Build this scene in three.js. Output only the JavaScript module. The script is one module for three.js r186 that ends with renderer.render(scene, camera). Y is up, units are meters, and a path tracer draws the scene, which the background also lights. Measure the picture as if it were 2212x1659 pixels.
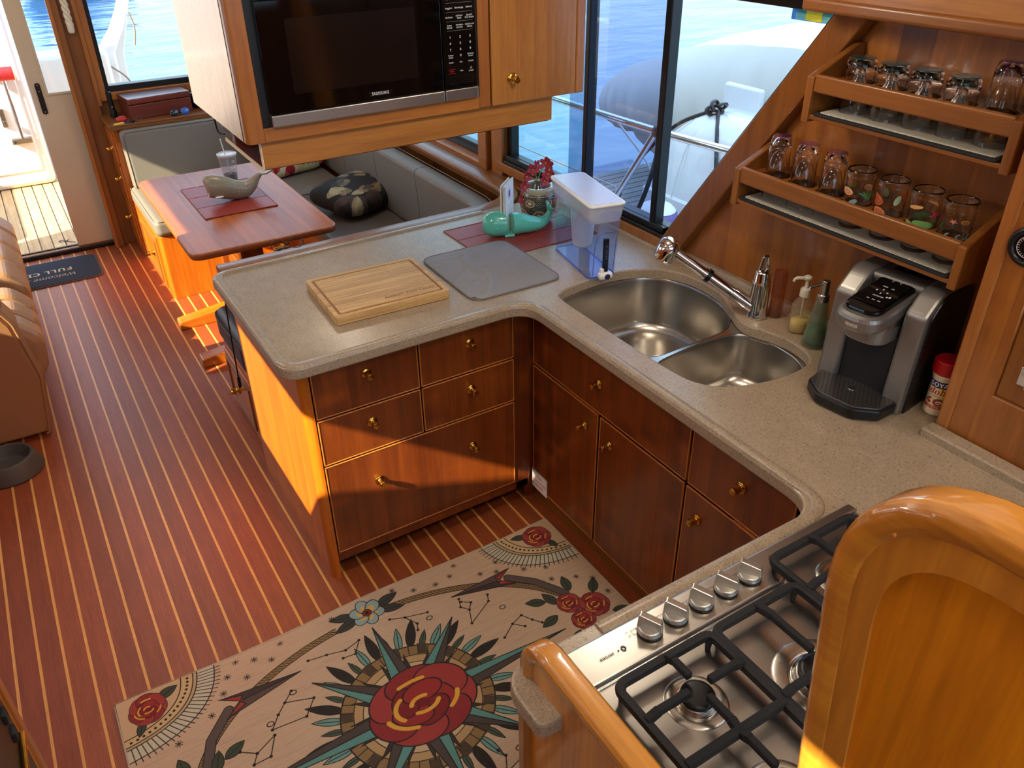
import * as THREE from 'three';
import { RoundedBoxGeometry } from 'three/addons/geometries/RoundedBoxGeometry.js';
import { mergeGeometries, mergeVertices, toCreasedNormals } from 'three/addons/utils/BufferGeometryUtils.js';

// ---------- camera, sky, sun, lamps, exposure ----------
const scene = new THREE.Scene();
const camera = new THREE.PerspectiveCamera(2 * Math.atan(829.5 / 1754.37) * 180 / Math.PI, 2212 / 1659, 0.05, 400);
camera.rotation.order = 'YXZ';
camera.position.set(0, 2.1, 0);
camera.rotation.set(-0.560657, -0.548567, -0.01465);
scene.add(camera);
const renderer = new THREE.WebGLRenderer();
renderer.toneMapping = THREE.LinearToneMapping;
renderer.toneMappingExposure = 1.2;
renderer.shadowMap.enabled = true;
{
  const W = 128, H = 64, d = new Float32Array(W * H * 4);
  for (let r = 0; r < H; r++) {
    const e = Math.sin(((r + 0.5) / H - 0.5) * Math.PI), t = Math.max(0, e);
    const k = Math.pow(1 - t, 3);
    for (let c = 0; c < W; c++) {
      const i = (r * W + c) * 4;
      d[i] = 1.5 + 0.3 * k; d[i + 1] = 2.0 + 0.1 * k; d[i + 2] = 2.8 - 0.25 * k; d[i + 3] = 1;
      if (e < 0) { d[i] *= 0.4; d[i + 1] *= 0.45; d[i + 2] *= 0.5; }
    }
  }
  const t = new THREE.DataTexture(d, W, H, THREE.RGBAFormat, THREE.FloatType);
  t.mapping = THREE.EquirectangularReflectionMapping; t.magFilter = THREE.LinearFilter; t.needsUpdate = true;
  scene.background = t; scene.environment = t;
}
const sunDir = new THREE.Vector3(1, -0.69, -0.28);
const sun = new THREE.DirectionalLight(0xffe2bc, 20);
sun.position.copy(sunDir).multiplyScalar(-14).add(new THREE.Vector3(0.4, 0.8, -2.5));
sun.target.position.set(0.4, 0.8, -2.5);
sun.castShadow = true;
Object.assign(sun.shadow.camera, { left: -9, right: 9, top: 9, bottom: -9, near: 1, far: 40 });
sun.shadow.mapSize.set(4096, 4096);
scene.add(sun, sun.target);
const LAMP_POWER = 0.62;

// ---------- random and noise ----------
let seed = 7;
const rnd = () => { seed = (seed * 1664525 + 1013904223) >>> 0; return seed / 4294967296; };
const rr = (a, b) => a + (b - a) * rnd();
const hash = (x, y, s) => { let h = (x * 374761393 + y * 668265263 + s * 1274126177) | 0; h = Math.imul(h ^ (h >>> 13), 1274126177); return ((h ^ (h >>> 16)) >>> 0) / 4294967296; };
function vn(x, y, px, py, s) {              // tileable value noise, period px, py
  const xi = Math.floor(x), yi = Math.floor(y), fx = x - xi, fy = y - yi;
  const m = (a, n) => ((a % n) + n) % n, u = fx * fx * (3 - 2 * fx), v = fy * fy * (3 - 2 * fy);
  const a = hash(m(xi, px), m(yi, py), s), b = hash(m(xi + 1, px), m(yi, py), s), c = hash(m(xi, px), m(yi + 1, py), s), d = hash(m(xi + 1, px), m(yi + 1, py), s);
  return a + (b - a) * u + (c - a) * v + (a - b - c + d) * u * v;
}
// ---------- textures ----------
function dataTex(W, H, f, srgb = true, wm = 1, hm = 1) {
  const d = new Uint8Array(W * H * 4);
  for (let y = 0; y < H; y++) for (let x = 0; x < W; x++) {
    const c = f(x / W, y / H, x, y), i = (y * W + x) * 4;
    d[i] = Math.max(0, Math.min(255, c[0])); d[i + 1] = Math.max(0, Math.min(255, c[1])); d[i + 2] = Math.max(0, Math.min(255, c[2])); d[i + 3] = 255;
  }
  const t = new THREE.DataTexture(d, W, H);
  t.wrapS = t.wrapT = THREE.RepeatWrapping; t.magFilter = THREE.LinearFilter; t.minFilter = THREE.LinearMipmapLinearFilter; t.generateMipmaps = true;
  if (srgb) t.colorSpace = THREE.SRGBColorSpace;
  t.repeat.set(1 / wm, 1 / hm); t.needsUpdate = true;
  return t;
}
function woodTex(rgb, o = {}) {             // grain runs along v
  const { wm = 0.8, hm = 1.6, bands = 0, amp = 0.12, fine = 0.1, s = 1, flame = 0.0, W = 320, H = 640 } = o;
  const cuts = [0]; if (bands) { for (let i = 1; i < bands; i++) cuts.push((i + (hash(i, 3, s) - 0.5) * 0.5) / bands); cuts.push(1); }
  return dataTex(W, H, (u, v) => {
    let tone = 0, b = 0;
    if (bands) { for (let i = 0; i < bands; i++) if (u >= cuts[i]) b = i; tone += (hash(b, 9, s) - 0.5) * 2 * amp; const e = Math.min(u - cuts[b], cuts[b + 1] - u) * wm; if (e < 0.003) tone -= 0.05; }
    const wob = (vn(u * 4, v * 3 + b * 7.7, 4, 3, s + 1) - 0.5) * 0.25;
    const g1 = vn((u + wob * 0.12) * 26 + b * 3, v * 3, 26, 3, s + 2) - 0.5, g2 = vn((u + wob * 0.03) * 90, v * 8, 90, 8, s + 3) - 0.5, g3 = vn(u * 300, v * 40, 300, 40, s + 4) - 0.5;
    const big = vn(u * 3 + b * 1.3, v * 4 + b * 2.1, 3, 4, s + 5) - 0.5;
    const fl = flame * (vn(u * 8, v * 40, 8, 40, s + 6) - 0.5) * Math.max(0, vn(u * 5, v * 5, 5, 5, s + 7) - 0.35) * 2;
    const k = 1 + tone + amp * (1.5 * g1 + big) + fine * (g2 + 0.8 * g3) + fl;
    return [rgb[0] * k, rgb[1] * (k + (k - 1) * 0.35), rgb[2] * (k + (k - 1) * 0.5)];
  }, true, wm, hm);
}
function canvasTex(w, h, draw, wm = 0, hm = 0) {
  const c = document.createElement('canvas'); c.width = w; c.height = h;
  const g = c.getContext('2d'); draw(g, w, h);
  const t = new THREE.CanvasTexture(c); t.colorSpace = THREE.SRGBColorSpace;
  if (wm) { t.wrapS = t.wrapT = THREE.RepeatWrapping; t.repeat.set(1 / wm, 1 / hm); }
  return t;
}
const T = {
  grainBump: dataTex(128, 256, (u, v) => { const k = 128 + 90 * (vn(u * 120, v * 12, 120, 12, 41) - 0.5) + 60 * (vn(u * 20, v * 3, 20, 3, 42) - 0.5); return [k, k, k]; }, false, 0.3, 0.6),
  leather: dataTex(256, 256, (u, v) => { const k = 128 + 110 * (vn(u * 90, v * 90, 90, 90, 51) - 0.5) + 70 * (vn(u * 6, v * 6, 6, 6, 52) - 0.5); return [k, k, k]; }, false, 0.25, 0.25),
  terry: dataTex(256, 256, (u, v) => { const k = 128 + 160 * (vn(u * 120, v * 70, 120, 70, 61) - 0.5); return [k, k, k]; }, false, 0.2, 0.2),
  brushed: dataTex(256, 128, (u, v) => { const k = 128 + 120 * (vn(u * 4, v * 110, 4, 110, 71) - 0.5) + 40 * (vn(u * 12, v * 60, 12, 60, 72) - 0.5); return [k, k, k]; }, false, 0.2, 0.1),
  speck: dataTex(512, 512, (u, v) => {
    const a = vn(u * 128, v * 128, 128, 128, 81), b = vn(u * 220, v * 220, 220, 220, 82), c = vn(u * 9, v * 9, 9, 9, 83);
    let k = 1 + 0.05 * (c - 0.5) + (a > 0.68 ? -0.22 * (a - 0.68) * 4 : 0) + (b > 0.7 ? 0.16 * (b - 0.7) * 4 : 0) + (b < 0.25 ? -0.2 * (0.25 - b) * 4 : 0);
    return [166 * k, 147 * k, 121 * k];
  }, true, 0.34, 0.34),
  ripple: dataTex(512, 512, (u, v) => {
    let k = 0; for (let o = 0; o < 5; o++) { const f = 4 << o; k += (vn(u * f + o * 0.3, v * f * 2, f, f * 2, 91 + o) - 0.5) / (1 << o); }
    k = 128 + 130 * k; return [k, k, k];
  }, false, 6, 6),
  weave: dataTex(128, 128, (u, v) => {
    const a = Math.sin((u * 6 + v * 6) * Math.PI * 2), b = Math.sin((u * 6 - v * 6) * Math.PI * 2), k = a * b;
    const c = 0.8 + 0.28 * k + 0.1 * (vn(u * 50, v * 50, 50, 50, 33) - 0.5); return [226 * c, 218 * c, 198 * c];
  }, true, 0.06, 0.06),
  weaveBump: dataTex(128, 128, (u, v) => { const k = 128 + 120 * Math.sin((u * 6 + v * 6) * Math.PI * 2) * Math.sin((u * 6 - v * 6) * Math.PI * 2); return [k, k, k]; }, false, 0.06, 0.06),
  stone: dataTex(256, 256, (u, v) => { const a = vn(u * 60, v * 60, 60, 60, 21), b = vn(u * 120, v * 120, 120, 120, 22), k = 0.75 + 0.5 * a * b + (a > 0.7 ? -0.25 : 0); return [172 * k, 160 * k, 132 * k]; }, true, 0.12, 0.12),
};
// ---------- materials ----------
const P = (o) => new THREE.MeshPhysicalMaterial(o);
const wood = (tex, o = {}) => P(Object.assign({ map: tex, roughness: 0.38, bumpMap: T.grainBump, bumpScale: 0.0002, clearcoat: 0.55, clearcoatRoughness: 0.16 }, o));
const plain = (c, r = 0.5, o = {}) => P(Object.assign({ color: c, roughness: r }, o));
const M = {
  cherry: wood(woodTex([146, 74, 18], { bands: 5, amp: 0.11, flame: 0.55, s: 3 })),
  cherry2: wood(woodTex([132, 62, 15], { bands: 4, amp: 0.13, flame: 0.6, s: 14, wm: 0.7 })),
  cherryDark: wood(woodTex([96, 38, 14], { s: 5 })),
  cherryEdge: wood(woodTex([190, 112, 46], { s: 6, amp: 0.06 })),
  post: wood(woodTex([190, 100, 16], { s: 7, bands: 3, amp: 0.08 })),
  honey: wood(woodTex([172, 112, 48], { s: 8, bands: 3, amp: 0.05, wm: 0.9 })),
  honeyGlare: wood(woodTex([204, 168, 116], { s: 8, bands: 4, amp: 0.05, wm: 0.6 }), { roughness: 0.25, clearcoat: 1, clearcoatRoughness: 0.12 }),  // paler than honey: window reflection on the side panel put into the colour
  honeySolid: wood(woodTex([164, 100, 40], { s: 9, amp: 0.07 })),
  trim: wood(woodTex([132, 78, 26], { s: 10, amp: 0.08 }), { roughness: 0.42, clearcoat: 0.3 }),
  wall: wood(woodTex([142, 82, 27], { s: 11, bands: 6, amp: 0.14, flame: 0.2, wm: 0.9 })),
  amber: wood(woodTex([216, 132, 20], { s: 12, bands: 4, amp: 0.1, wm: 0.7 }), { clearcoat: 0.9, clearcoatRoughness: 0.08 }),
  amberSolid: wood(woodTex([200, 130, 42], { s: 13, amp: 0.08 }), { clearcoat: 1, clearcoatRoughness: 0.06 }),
  table: wood(woodTex([164, 82, 24], { s: 15, bands: 5, amp: 0.08, wm: 0.62 }), { roughness: 0.45, clearcoat: 0.22, clearcoatRoughness: 0.16 }),
  mahogany: wood(woodTex([112, 44, 28], { s: 16, amp: 0.07 })),
  plank: [0, 1, 2].map((i) => wood(woodTex([[142, 68, 32], [137, 65, 30], [147, 71, 35]][i], { s: 20 + i, amp: 0.03, fine: 0.13, wm: 0.4, hm: 0.5 }), { roughness: 0.45, clearcoat: 0.2, clearcoatRoughness: 0.35 })),
  holly: wood(woodTex([228, 168, 90], { s: 24, amp: 0.04 }), { clearcoat: 0.25, clearcoatRoughness: 0.3 }),
  bamboo: P({ map: woodTex([206, 164, 104], { s: 25, bands: 16, amp: 0.05, fine: 0.12, wm: 0.32, hm: 0.5 }), roughness: 0.55 }),
  bambooDark: P({ map: woodTex([158, 104, 56], { s: 26, amp: 0.06 }), roughness: 0.6 }),
  teak: P({ map: woodTex([205, 170, 120], { s: 27, amp: 0.06 }), roughness: 0.7 }),
  counter: P({ map: T.speck, roughness: 0.34, clearcoat: 0.25, clearcoatRoughness: 0.25 }),
  steel: P({ color: 0xb9b4ac, metalness: 1, roughness: 0.3, bumpMap: T.brushed, bumpScale: 0.00004 }),
  steelFine: P({ color: 0xc4bfb6, metalness: 1, roughness: 0.26 }),
  steelDark: P({ color: 0x8f8a84, metalness: 1, roughness: 0.34, bumpMap: T.brushed, bumpScale: 0.00004 }),
  chrome: P({ color: 0xe6e6e8, metalness: 1, roughness: 0.06 }),
  brass: P({ color: 0xd9a84a, metalness: 1, roughness: 0.16 }),
  black: plain(0x0a0a0b, 0.35),
  blackGloss: P({ color: 0x050506, roughness: 0.05, ior: 1.38 }),
  blackMatte: plain(0x151517, 0.8),
  iron: plain(0x121213, 0.7, { bumpMap: T.leather, bumpScale: 0.0003 }),
  white: plain(0xf2f0ec, 0.4),
  gelcoat: plain(0xdfe0e2, 0.25, { clearcoat: 0.6 }),
  doorCream: plain(0xcbbba0, 0.45),
  headliner: plain(0xefe9de, 0.8),
  grey: P({ color: 0x77716a, roughness: 0.48, bumpMap: T.leather, bumpScale: 0.0004 }),
  greySeat: P({ color: 0x57514c, roughness: 0.5, bumpMap: T.leather, bumpScale: 0.0004 }),
  charcoal: P({ color: 0x3a3c40, roughness: 0.42, bumpMap: T.leather, bumpScale: 0.0004 }),
  tan: P({ color: 0xa47b54, roughness: 0.42, bumpMap: T.leather, bumpScale: 0.0006 }),
  tanSuede: P({ color: 0x9a6c44, roughness: 0.8, bumpMap: T.leather, bumpScale: 0.0004 }),
  towel: P({ color: 0x919193, roughness: 1, bumpMap: T.terry, bumpScale: 0.0015, sheen: 0.4, sheenRoughness: 0.6 }),
  towelEdge: plain(0x77736f, 0.9),
  redLeather: P({ color: 0x923428, roughness: 0.42, bumpMap: T.leather, bumpScale: 0.0003 }),
  glass: P({ color: 0xffffff, roughness: 0.0, transmission: 1, thickness: 0.003, ior: 1.45 }),
  pane: P({ color: 0xf4fbfb, roughness: 0, transmission: 1, thickness: 0, ior: 1.45 }),
  paneBlue: P({ color: 0xcbd6e6, roughness: 0, transmission: 1, thickness: 0, ior: 1.45 }),
  paneCyan: P({ color: 0xd8ecee, roughness: 0, transmission: 1, thickness: 0, ior: 1.45 }),
  clearBlue: P({ color: 0xf1f5fe, roughness: 0.02, transmission: 1, thickness: 0, ior: 1.45 }),
  stone: P({ map: T.stone, roughness: 0.35, clearcoat: 0.3 }),
  turquoise: plain(0x5cc3ab, 0.22, { clearcoat: 0.6 }),
  weave: P({ map: T.weave, bumpMap: T.weaveBump, bumpScale: 0.0015, roughness: 0.9 }),
  water: P({ color: 0x3a5f80, roughness: 0.07, ior: 1.33, bumpMap: T.ripple, bumpScale: 0.05 }),
  canvasCover: P({ color: 0xc6c2ba, roughness: 0.9 }),
};
// ---------- geometry helpers ----------
const V = (x, y, z) => new THREE.Vector3(x, y, z);
function uvw(g, grain = 'y', off = null) {   // uv in metres, grain along v
  if (g.index) g = g.toNonIndexed();
  const p = g.attributes.position, uv = new Float32Array(p.count * 2), G = 'xyz'.indexOf(grain);
  const ou = off === null ? rnd() * 5 : off, ov = off === null ? rnd() * 5 : off, a = V(), b = V(), c = V(), n = V(), e = V();
  for (let i = 0; i < p.count; i += 3) {
    a.fromBufferAttribute(p, i); b.fromBufferAttribute(p, i + 1); c.fromBufferAttribute(p, i + 2);
    n.subVectors(b, a).cross(e.subVectors(c, a));
    const m = [Math.abs(n.x), Math.abs(n.y), Math.abs(n.z)];
    let N = m.indexOf(Math.max(...m)), v = G; if (N === G) v = (G + 1) % 3;
    const u = 3 - N - v;
    [a, b, c].forEach((q, k) => { const h = [q.x, q.y, q.z]; uv[(i + k) * 2] = h[u] + ou; uv[(i + k) * 2 + 1] = h[v] + ov; });
  }
  g.setAttribute('uv', new THREE.BufferAttribute(uv, 2));
  return g;
}
const clean = (g) => { g = g.index ? g.toNonIndexed() : g; for (const k of Object.keys(g.attributes)) if (!['position', 'normal', 'uv'].includes(k)) g.deleteAttribute(k); return g; };
const merge = (list) => mergeGeometries(list.map(clean));
function bx(x0, x1, y0, y1, z0, z1, r = 0.003, seg = 2) {
  const w = x1 - x0, h = y1 - y0, d = z1 - z0, q = Math.min(r, Math.min(w, h, d) * 0.499);
  const g = q > 0 ? new RoundedBoxGeometry(w, h, d, seg, q) : new THREE.BoxGeometry(w, h, d);
  return g.translate((x0 + x1) / 2, (y0 + y1) / 2, (z0 + z1) / 2);
}
function flip(g) { g = clean(g); for (const k of ['position', 'normal', 'uv']) { const a = g.attributes[k]; if (!a) continue; const s = a.itemSize, t = []; for (let i = 0; i < a.count; i += 3) for (let j = 0; j < s; j++) { const x = a.array[(i + 1) * s + j]; a.array[(i + 1) * s + j] = a.array[(i + 2) * s + j]; a.array[(i + 2) * s + j] = x; } } return g; }
const MAP = { xy: new THREE.Matrix4(), zy: new THREE.Matrix4().makeBasis(V(0, 0, 1), V(0, 1, 0), V(1, 0, 0)), xz: new THREE.Matrix4().makeBasis(V(1, 0, 0), V(0, 0, 1), V(0, 1, 0)) };
const shapeOf = (pts) => pts instanceof THREE.Shape ? pts : new THREE.Shape(pts.map((q) => new THREE.Vector2(q[0], q[1])));
// polygon in plane 'xy' | 'zy' | 'xz', extruded from c0 to c1 along the third axis, edges rounded by b
function ext(plane, pts, c0, c1, b = 0.003, holes = [], seg = 8) {
  const s = shapeOf(pts); for (const h of holes) s.holes.push(new THREE.Path(h.map((q) => new THREE.Vector2(q[0], q[1]))));
  let g = new THREE.ExtrudeGeometry(s, { depth: Math.max(1e-5, c1 - c0 - 2 * b), bevelEnabled: b > 0, bevelThickness: b, bevelSize: b, bevelOffset: -b, bevelSegments: 2, curveSegments: seg });
  g.translate(0, 0, c0 + b).applyMatrix4(MAP[plane]);
  return plane === 'xy' ? g : flip(g);
}
function roundPoly(pts, r, n = 6) {           // rounds the corners of a polygon; r number or per-corner list
  const out = [], N = pts.length;
  for (let i = 0; i < N; i++) {
    const R = Array.isArray(r) ? r[i] : r, p = pts[i], a = pts[(i + N - 1) % N], b = pts[(i + 1) % N];
    if (!R) { out.push(p); continue; }
    const la = Math.hypot(a[0] - p[0], a[1] - p[1]), lb = Math.hypot(b[0] - p[0], b[1] - p[1]);
    const ua = [(a[0] - p[0]) / la, (a[1] - p[1]) / la], ub = [(b[0] - p[0]) / lb, (b[1] - p[1]) / lb];
    const ang = Math.acos(Math.max(-1, Math.min(1, ua[0] * ub[0] + ua[1] * ub[1]))), d = Math.min(R / Math.tan(ang / 2), la * 0.49, lb * 0.49);
    const s = [p[0] + ua[0] * d, p[1] + ua[1] * d], e = [p[0] + ub[0] * d, p[1] + ub[1] * d];
    for (let k = 0; k <= n; k++) { const t = k / n, w0 = (1 - t) * (1 - t), w1 = 2 * t * (1 - t), w2 = t * t; out.push([w0 * s[0] + w1 * p[0] + w2 * e[0], w0 * s[1] + w1 * p[1] + w2 * e[1]]); }
  }
  return out;
}
function smooth(pts, n = 48, closed = true, t = 0.5) { return new THREE.CatmullRomCurve3(pts.map((q) => V(q[0], 0, q[1])), closed, 'catmullrom', t).getPoints(n).slice(0, closed ? n : n + 1).map((q) => [q.x, q.z]); }
const lathe = (pts, n = 32) => new THREE.LatheGeometry(pts.map((q) => new THREE.Vector2(q[0], q[1])), n);
const cyl = (r0, r1, h, n = 24) => new THREE.CylinderGeometry(r1, r0, h, n).translate(0, h / 2, 0);
function tube(pts, r, seg = 32, rad = 10, closed = false) { return new THREE.TubeGeometry(new THREE.CatmullRomCurve3(pts.map((q) => V(...q)), closed, 'centripetal'), seg, r, rad, closed); }
function rod(a, b, r, n = 12) { const A = V(...a), B = V(...b), d = B.clone().sub(A), g = new THREE.CylinderGeometry(r, r, d.length(), n); g.applyQuaternion(new THREE.Quaternion().setFromUnitVectors(V(0, 1, 0), d.clone().normalize())); return g.translate((A.x + B.x) / 2, (A.y + B.y) / 2, (A.z + B.z) / 2); }
function bar(a, b, w, h, r = 0.003) { const A = V(...a), B = V(...b), d = B.clone().sub(A), L = d.length(), g = new RoundedBoxGeometry(w, h, L, 2, Math.min(r, w * 0.49, h * 0.49)); const m = new THREE.Matrix4().lookAt(V(), d.clone().negate(), V(0, 1, 0)); return g.applyMatrix4(m).translate((A.x + B.x) / 2, (A.y + B.y) / 2, (A.z + B.z) / 2); }
// a profile [(n, u)...] (closed) swept along path points; the path lies in plane 'xz' (n = its normal, u = y) or 'zy' (n = normal in z-y, u = x)
function sweep(plane, path, profile, closed = false) {
  const N = path.length, K = profile.length, pos = [], idx = [];
  for (let i = 0; i < N; i++) {
    const a = path[closed ? (i + N - 1) % N : Math.max(0, i - 1)], b = path[i], c = path[closed ? (i + 1) % N : Math.min(N - 1, i + 1)];
    let t1 = [b[0] - a[0], b[1] - a[1]], t2 = [c[0] - b[0], c[1] - b[1]], l1 = Math.hypot(...t1), l2 = Math.hypot(...t2);
    if (l1 < 1e-9) { t1 = t2; l1 = l2; } if (l2 < 1e-9) { t2 = t1; l2 = l1; }
    let n = [t1[1] / l1 + t2[1] / l2, -(t1[0] / l1 + t2[0] / l2)], L = Math.hypot(...n); n = [n[0] / L, n[1] / L];
    const m = Math.max(0.5, n[0] * t1[1] / l1 - n[1] * t1[0] / l1);
    for (const [q, u] of profile) { const A = b[0] + n[0] * q / m, B = b[1] + n[1] * q / m; if (plane === 'xz') pos.push(A, u, B); else pos.push(u, B, A); }
  }
  const seg = closed ? N : N - 1;
  for (let i = 0; i < seg; i++) for (let k = 0; k < K; k++) { const p = i * K + k, q = i * K + (k + 1) % K, r = ((i + 1) % N) * K + k, s = ((i + 1) % N) * K + (k + 1) % K; idx.push(p, r, q, q, r, s); }
  if (!closed) { const f = THREE.ShapeUtils.triangulateShape(profile.map((q) => new THREE.Vector2(...q)), []); for (const t of f) { idx.push(t[0], t[1], t[2]); const o = (N - 1) * K; idx.push(o + t[2], o + t[1], o + t[0]); } }
  const g = new THREE.BufferGeometry(); g.setAttribute('position', new THREE.Float32BufferAttribute(pos, 3)); g.setIndex(idx);
  g.setAttribute('uv', new THREE.Float32BufferAttribute(new Float32Array(pos.length / 3 * 2), 2));
  return toCreasedNormals(g, 0.9);
}
function roundProf(w0, w1, u0, u1, r, n = 4) { return roundPoly([[w0, u0], [w1, u0], [w1, u1], [w0, u1]], r, n); }
function grid(nu, nv, f) {                    // a surface from f(u, v) -> [x, y, z]
  const g = new THREE.PlaneGeometry(1, 1, nu, nv), p = g.attributes.position, uv = g.attributes.uv;
  for (let i = 0; i < p.count; i++) { const q = f(uv.getX(i), uv.getY(i)); p.setXYZ(i, q[0], q[1], q[2]); }
  g.computeVertexNormals(); return g;
}
function sheet(nu, nv, f, th) {               // closed cloth: top f(u, v), bottom the same lowered by th
  const top = grid(nu, nv, f), bot = flip(grid(nu, nv, (u, v) => { const q = f(u, v); return [q[0], q[1] - th, q[2]]; }).toNonIndexed());
  bot.computeVertexNormals();
  return merge([top, bot]);
}
// ---------- scene helpers ----------
const used = {};
function numbered(n) { const k = (used[n] = (used[n] ?? -1) + 1); return k ? n + '_' + String(k).padStart(3, '0') : n; }
function tag(o, label, category, group) { o.userData.label = label; o.userData.category = category; if (group) o.userData.group = group; return o; }
function thing(name, label, category, pos = [0, 0, 0], turn = 0, group) {
  const o = new THREE.Group(); o.name = numbered(name); o.position.set(...pos); o.rotation.y = turn; scene.add(o);
  return tag(o, label, category, group);
}
function shade(m) { m.castShadow = true; m.receiveShadow = true; return m; }
function part(parent, name, g, mat, label) {  // geometry in world coordinates under an unturned thing
  const m = shade(new THREE.Mesh(g, mat)); m.name = name; parent.add(m);
  if (parent.isGroup) m.position.copy(parent.position).negate();
  if (label) m.userData.label = label;
  return m;
}
function loc(parent, name, g, mat, pos = [0, 0, 0], rot = [0, 0, 0]) {   // geometry in the parent's own axes
  const m = shade(new THREE.Mesh(g, mat)); m.name = name; m.position.set(...pos); m.rotation.set(...rot); parent.add(m); return m;
}
function solo(name, label, category, g, mat, group) { g = g.clone(); g.computeBoundingBox(); const c = g.boundingBox.getCenter(V()); c.y = g.boundingBox.min.y; g.translate(-c.x, -c.y, -c.z); const m = shade(new THREE.Mesh(g, mat)); m.name = numbered(name); m.position.copy(c); scene.add(m); return tag(m, label, category, group); }
function struct(name, g, mat) { const m = shade(new THREE.Mesh(g, mat)); m.name = name; m.userData.kind = 'structure'; scene.add(m); return m; }
function structGroup(name) { const o = new THREE.Group(); o.name = name; o.userData.kind = 'structure'; scene.add(o); return o; }
function decalMat(tex, o = {}) { return P(Object.assign({ map: tex, roughness: 0.5, polygonOffset: true, polygonOffsetFactor: -1 }, o)); }
function copy(root, pos, label, turn) { const c = root.clone(); c.name = numbered(root.name.replace(/_\d{3}$/, '')); c.position.set(...pos); if (turn !== undefined) c.rotation.y = turn; if (label) c.userData.label = label; scene.add(c); return c; }
const pw = (p, n, g, m, grain = 'y', label) => part(p, n, uvw(g, grain), m, label);
const pu = (p, n, g, m, label) => part(p, n, uvw(g, 'y'), m, label);
// ---------- the setting ----------
{
  const fl = structGroup('floor');
  part(fl, 'subfloor', bx(-1.25, 2.0, -0.06, -0.006, -5.9, 1.65, 0), M.cherryDark);
  const x0 = 0.437 + 0.069 * -24;
  const pg = [0, 1, 2, 3, 4].map((i) => uvw(bx(0.0045, 0.0645, -0.006, 0, -5.84, 1.6, 0.0006, 1), 'z', i * 0.37)), sg = uvw(bx(-0.0044, 0.0044, -0.006, 0, -5.84, 1.6, 0.0004, 1), 'z');
  for (let k = 0; k < 46; k++) {
    const x = x0 + 0.069 * k;
    const s = part(fl, 'inlay_strip', sg, M.holly); s.position.x = x;
    const p = part(fl, 'plank', pg[k % 5], M.plank[Math.floor(rnd() * 3)]); p.position.x = x;
  }
}
const wallHoles = {
  unseenSalon: [[-2.33, 1.38], [-1.77, 1.38], [-1.33, 1.93], [-2.33, 1.93]],  // unseen opening, outlined to cut the sun patch on the peninsula
  unseenAftPort: [[-5.0, 1.19], [-3.28, 1.19], [-3.28, 1.99], [-5.0, 1.99]],  // unseen opening, sized for the sun on table, floor and bench
  unseenPilotPort: [[0.15, 1.7], [0.34, 1.7], [0.34, 2.58], [0.15, 2.58]],  // unseen narrow opening, placed to throw sun low on the stair panel
  galley: [[-3.26, 0.945], [-2.1, 0.945], [-1.5, 1.8], [-3.26, 1.8]],
  small: [[-5.3, 0.91], [-3.455, 0.91], [-3.455, 1.8], [-5.3, 1.8]],
  pilotSide: [[-0.2, 1.7], [1.4, 1.7], [1.4, 2.6], [0.0, 2.6]],
};
{
  const wl = struct('wall_left', uvw(ext('zy', [[-5.9, 0], [1.65, 0], [1.65, 2.95], [-5.9, 2.95]], -1.26, -1.2, 0, [wallHoles.unseenSalon, wallHoles.unseenAftPort, wallHoles.unseenPilotPort])), M.wall);
  // unseen pleated valance over the port windows, scalloping the edge of the sun
  const val = (z0, z1, y) => grid(200, 2, (u, v) => { const z = z0 + (z1 - z0) * u, f = Math.abs(((z * 9.1) % 1 + 1) % 1 - 0.5) * 2; return [-1.185 + 0.008 * Math.sin(z * 120), y - (1 - v) * (0.045 + 0.05 * f), z]; });
  const vm = plain(0xe4d8c0, 0.9, { side: THREE.DoubleSide });
  loc(wl, 'unseen_pleated_valance', merge([val(-2.4, -1.3, 1.975), val(-5.05, -3.2, 2.03)]), vm);
  const wr = structGroup('wall_right');
  pw(wr, 'wall_board', ext('zy', [[-5.9, 0], [1.65, 0], [1.65, 2.95], [-5.9, 2.95]], 1.98, 2.04, 0, [wallHoles.galley, wallHoles.small, wallHoles.pilotSide]), M.wall);
  const front = struct('wall_front', uvw(ext('xy', [[-1.26, 0], [2.04, 0], [2.04, 2.95], [-1.26, 2.95]], 1.6, 1.66, 0, [[[-1.1, 1.35], [1.9, 1.35], [1.75, 2.6], [-0.95, 2.6]]])), M.wall);
  struct('ceiling', merge([bx(-1.3, 2.1, 2.05, 2.12, -6.5, -0.9, 0), bx(-1.26, 2.04, 2.9, 2.96, -0.96, 1.66, 0), bx(-1.26, 2.04, 2.05, 2.95, -0.96, -0.9, 0)]), M.headliner);
  // aft wall: door opening at the left, window on the right
  const aft = struct('wall_back', uvw(ext('xy', [[-1.26, 0], [2.04, 0], [2.04, 2.1], [-1.26, 2.1]], -5.91, -5.85, 0, [[[-0.62, 0.03], [0.43, 0.03], [0.43, 1.96], [-0.62, 1.96]], [[0.62, 0.985], [1.86, 0.985], [1.86, 1.8], [0.63, 1.8]]])), M.trim);
}
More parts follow.
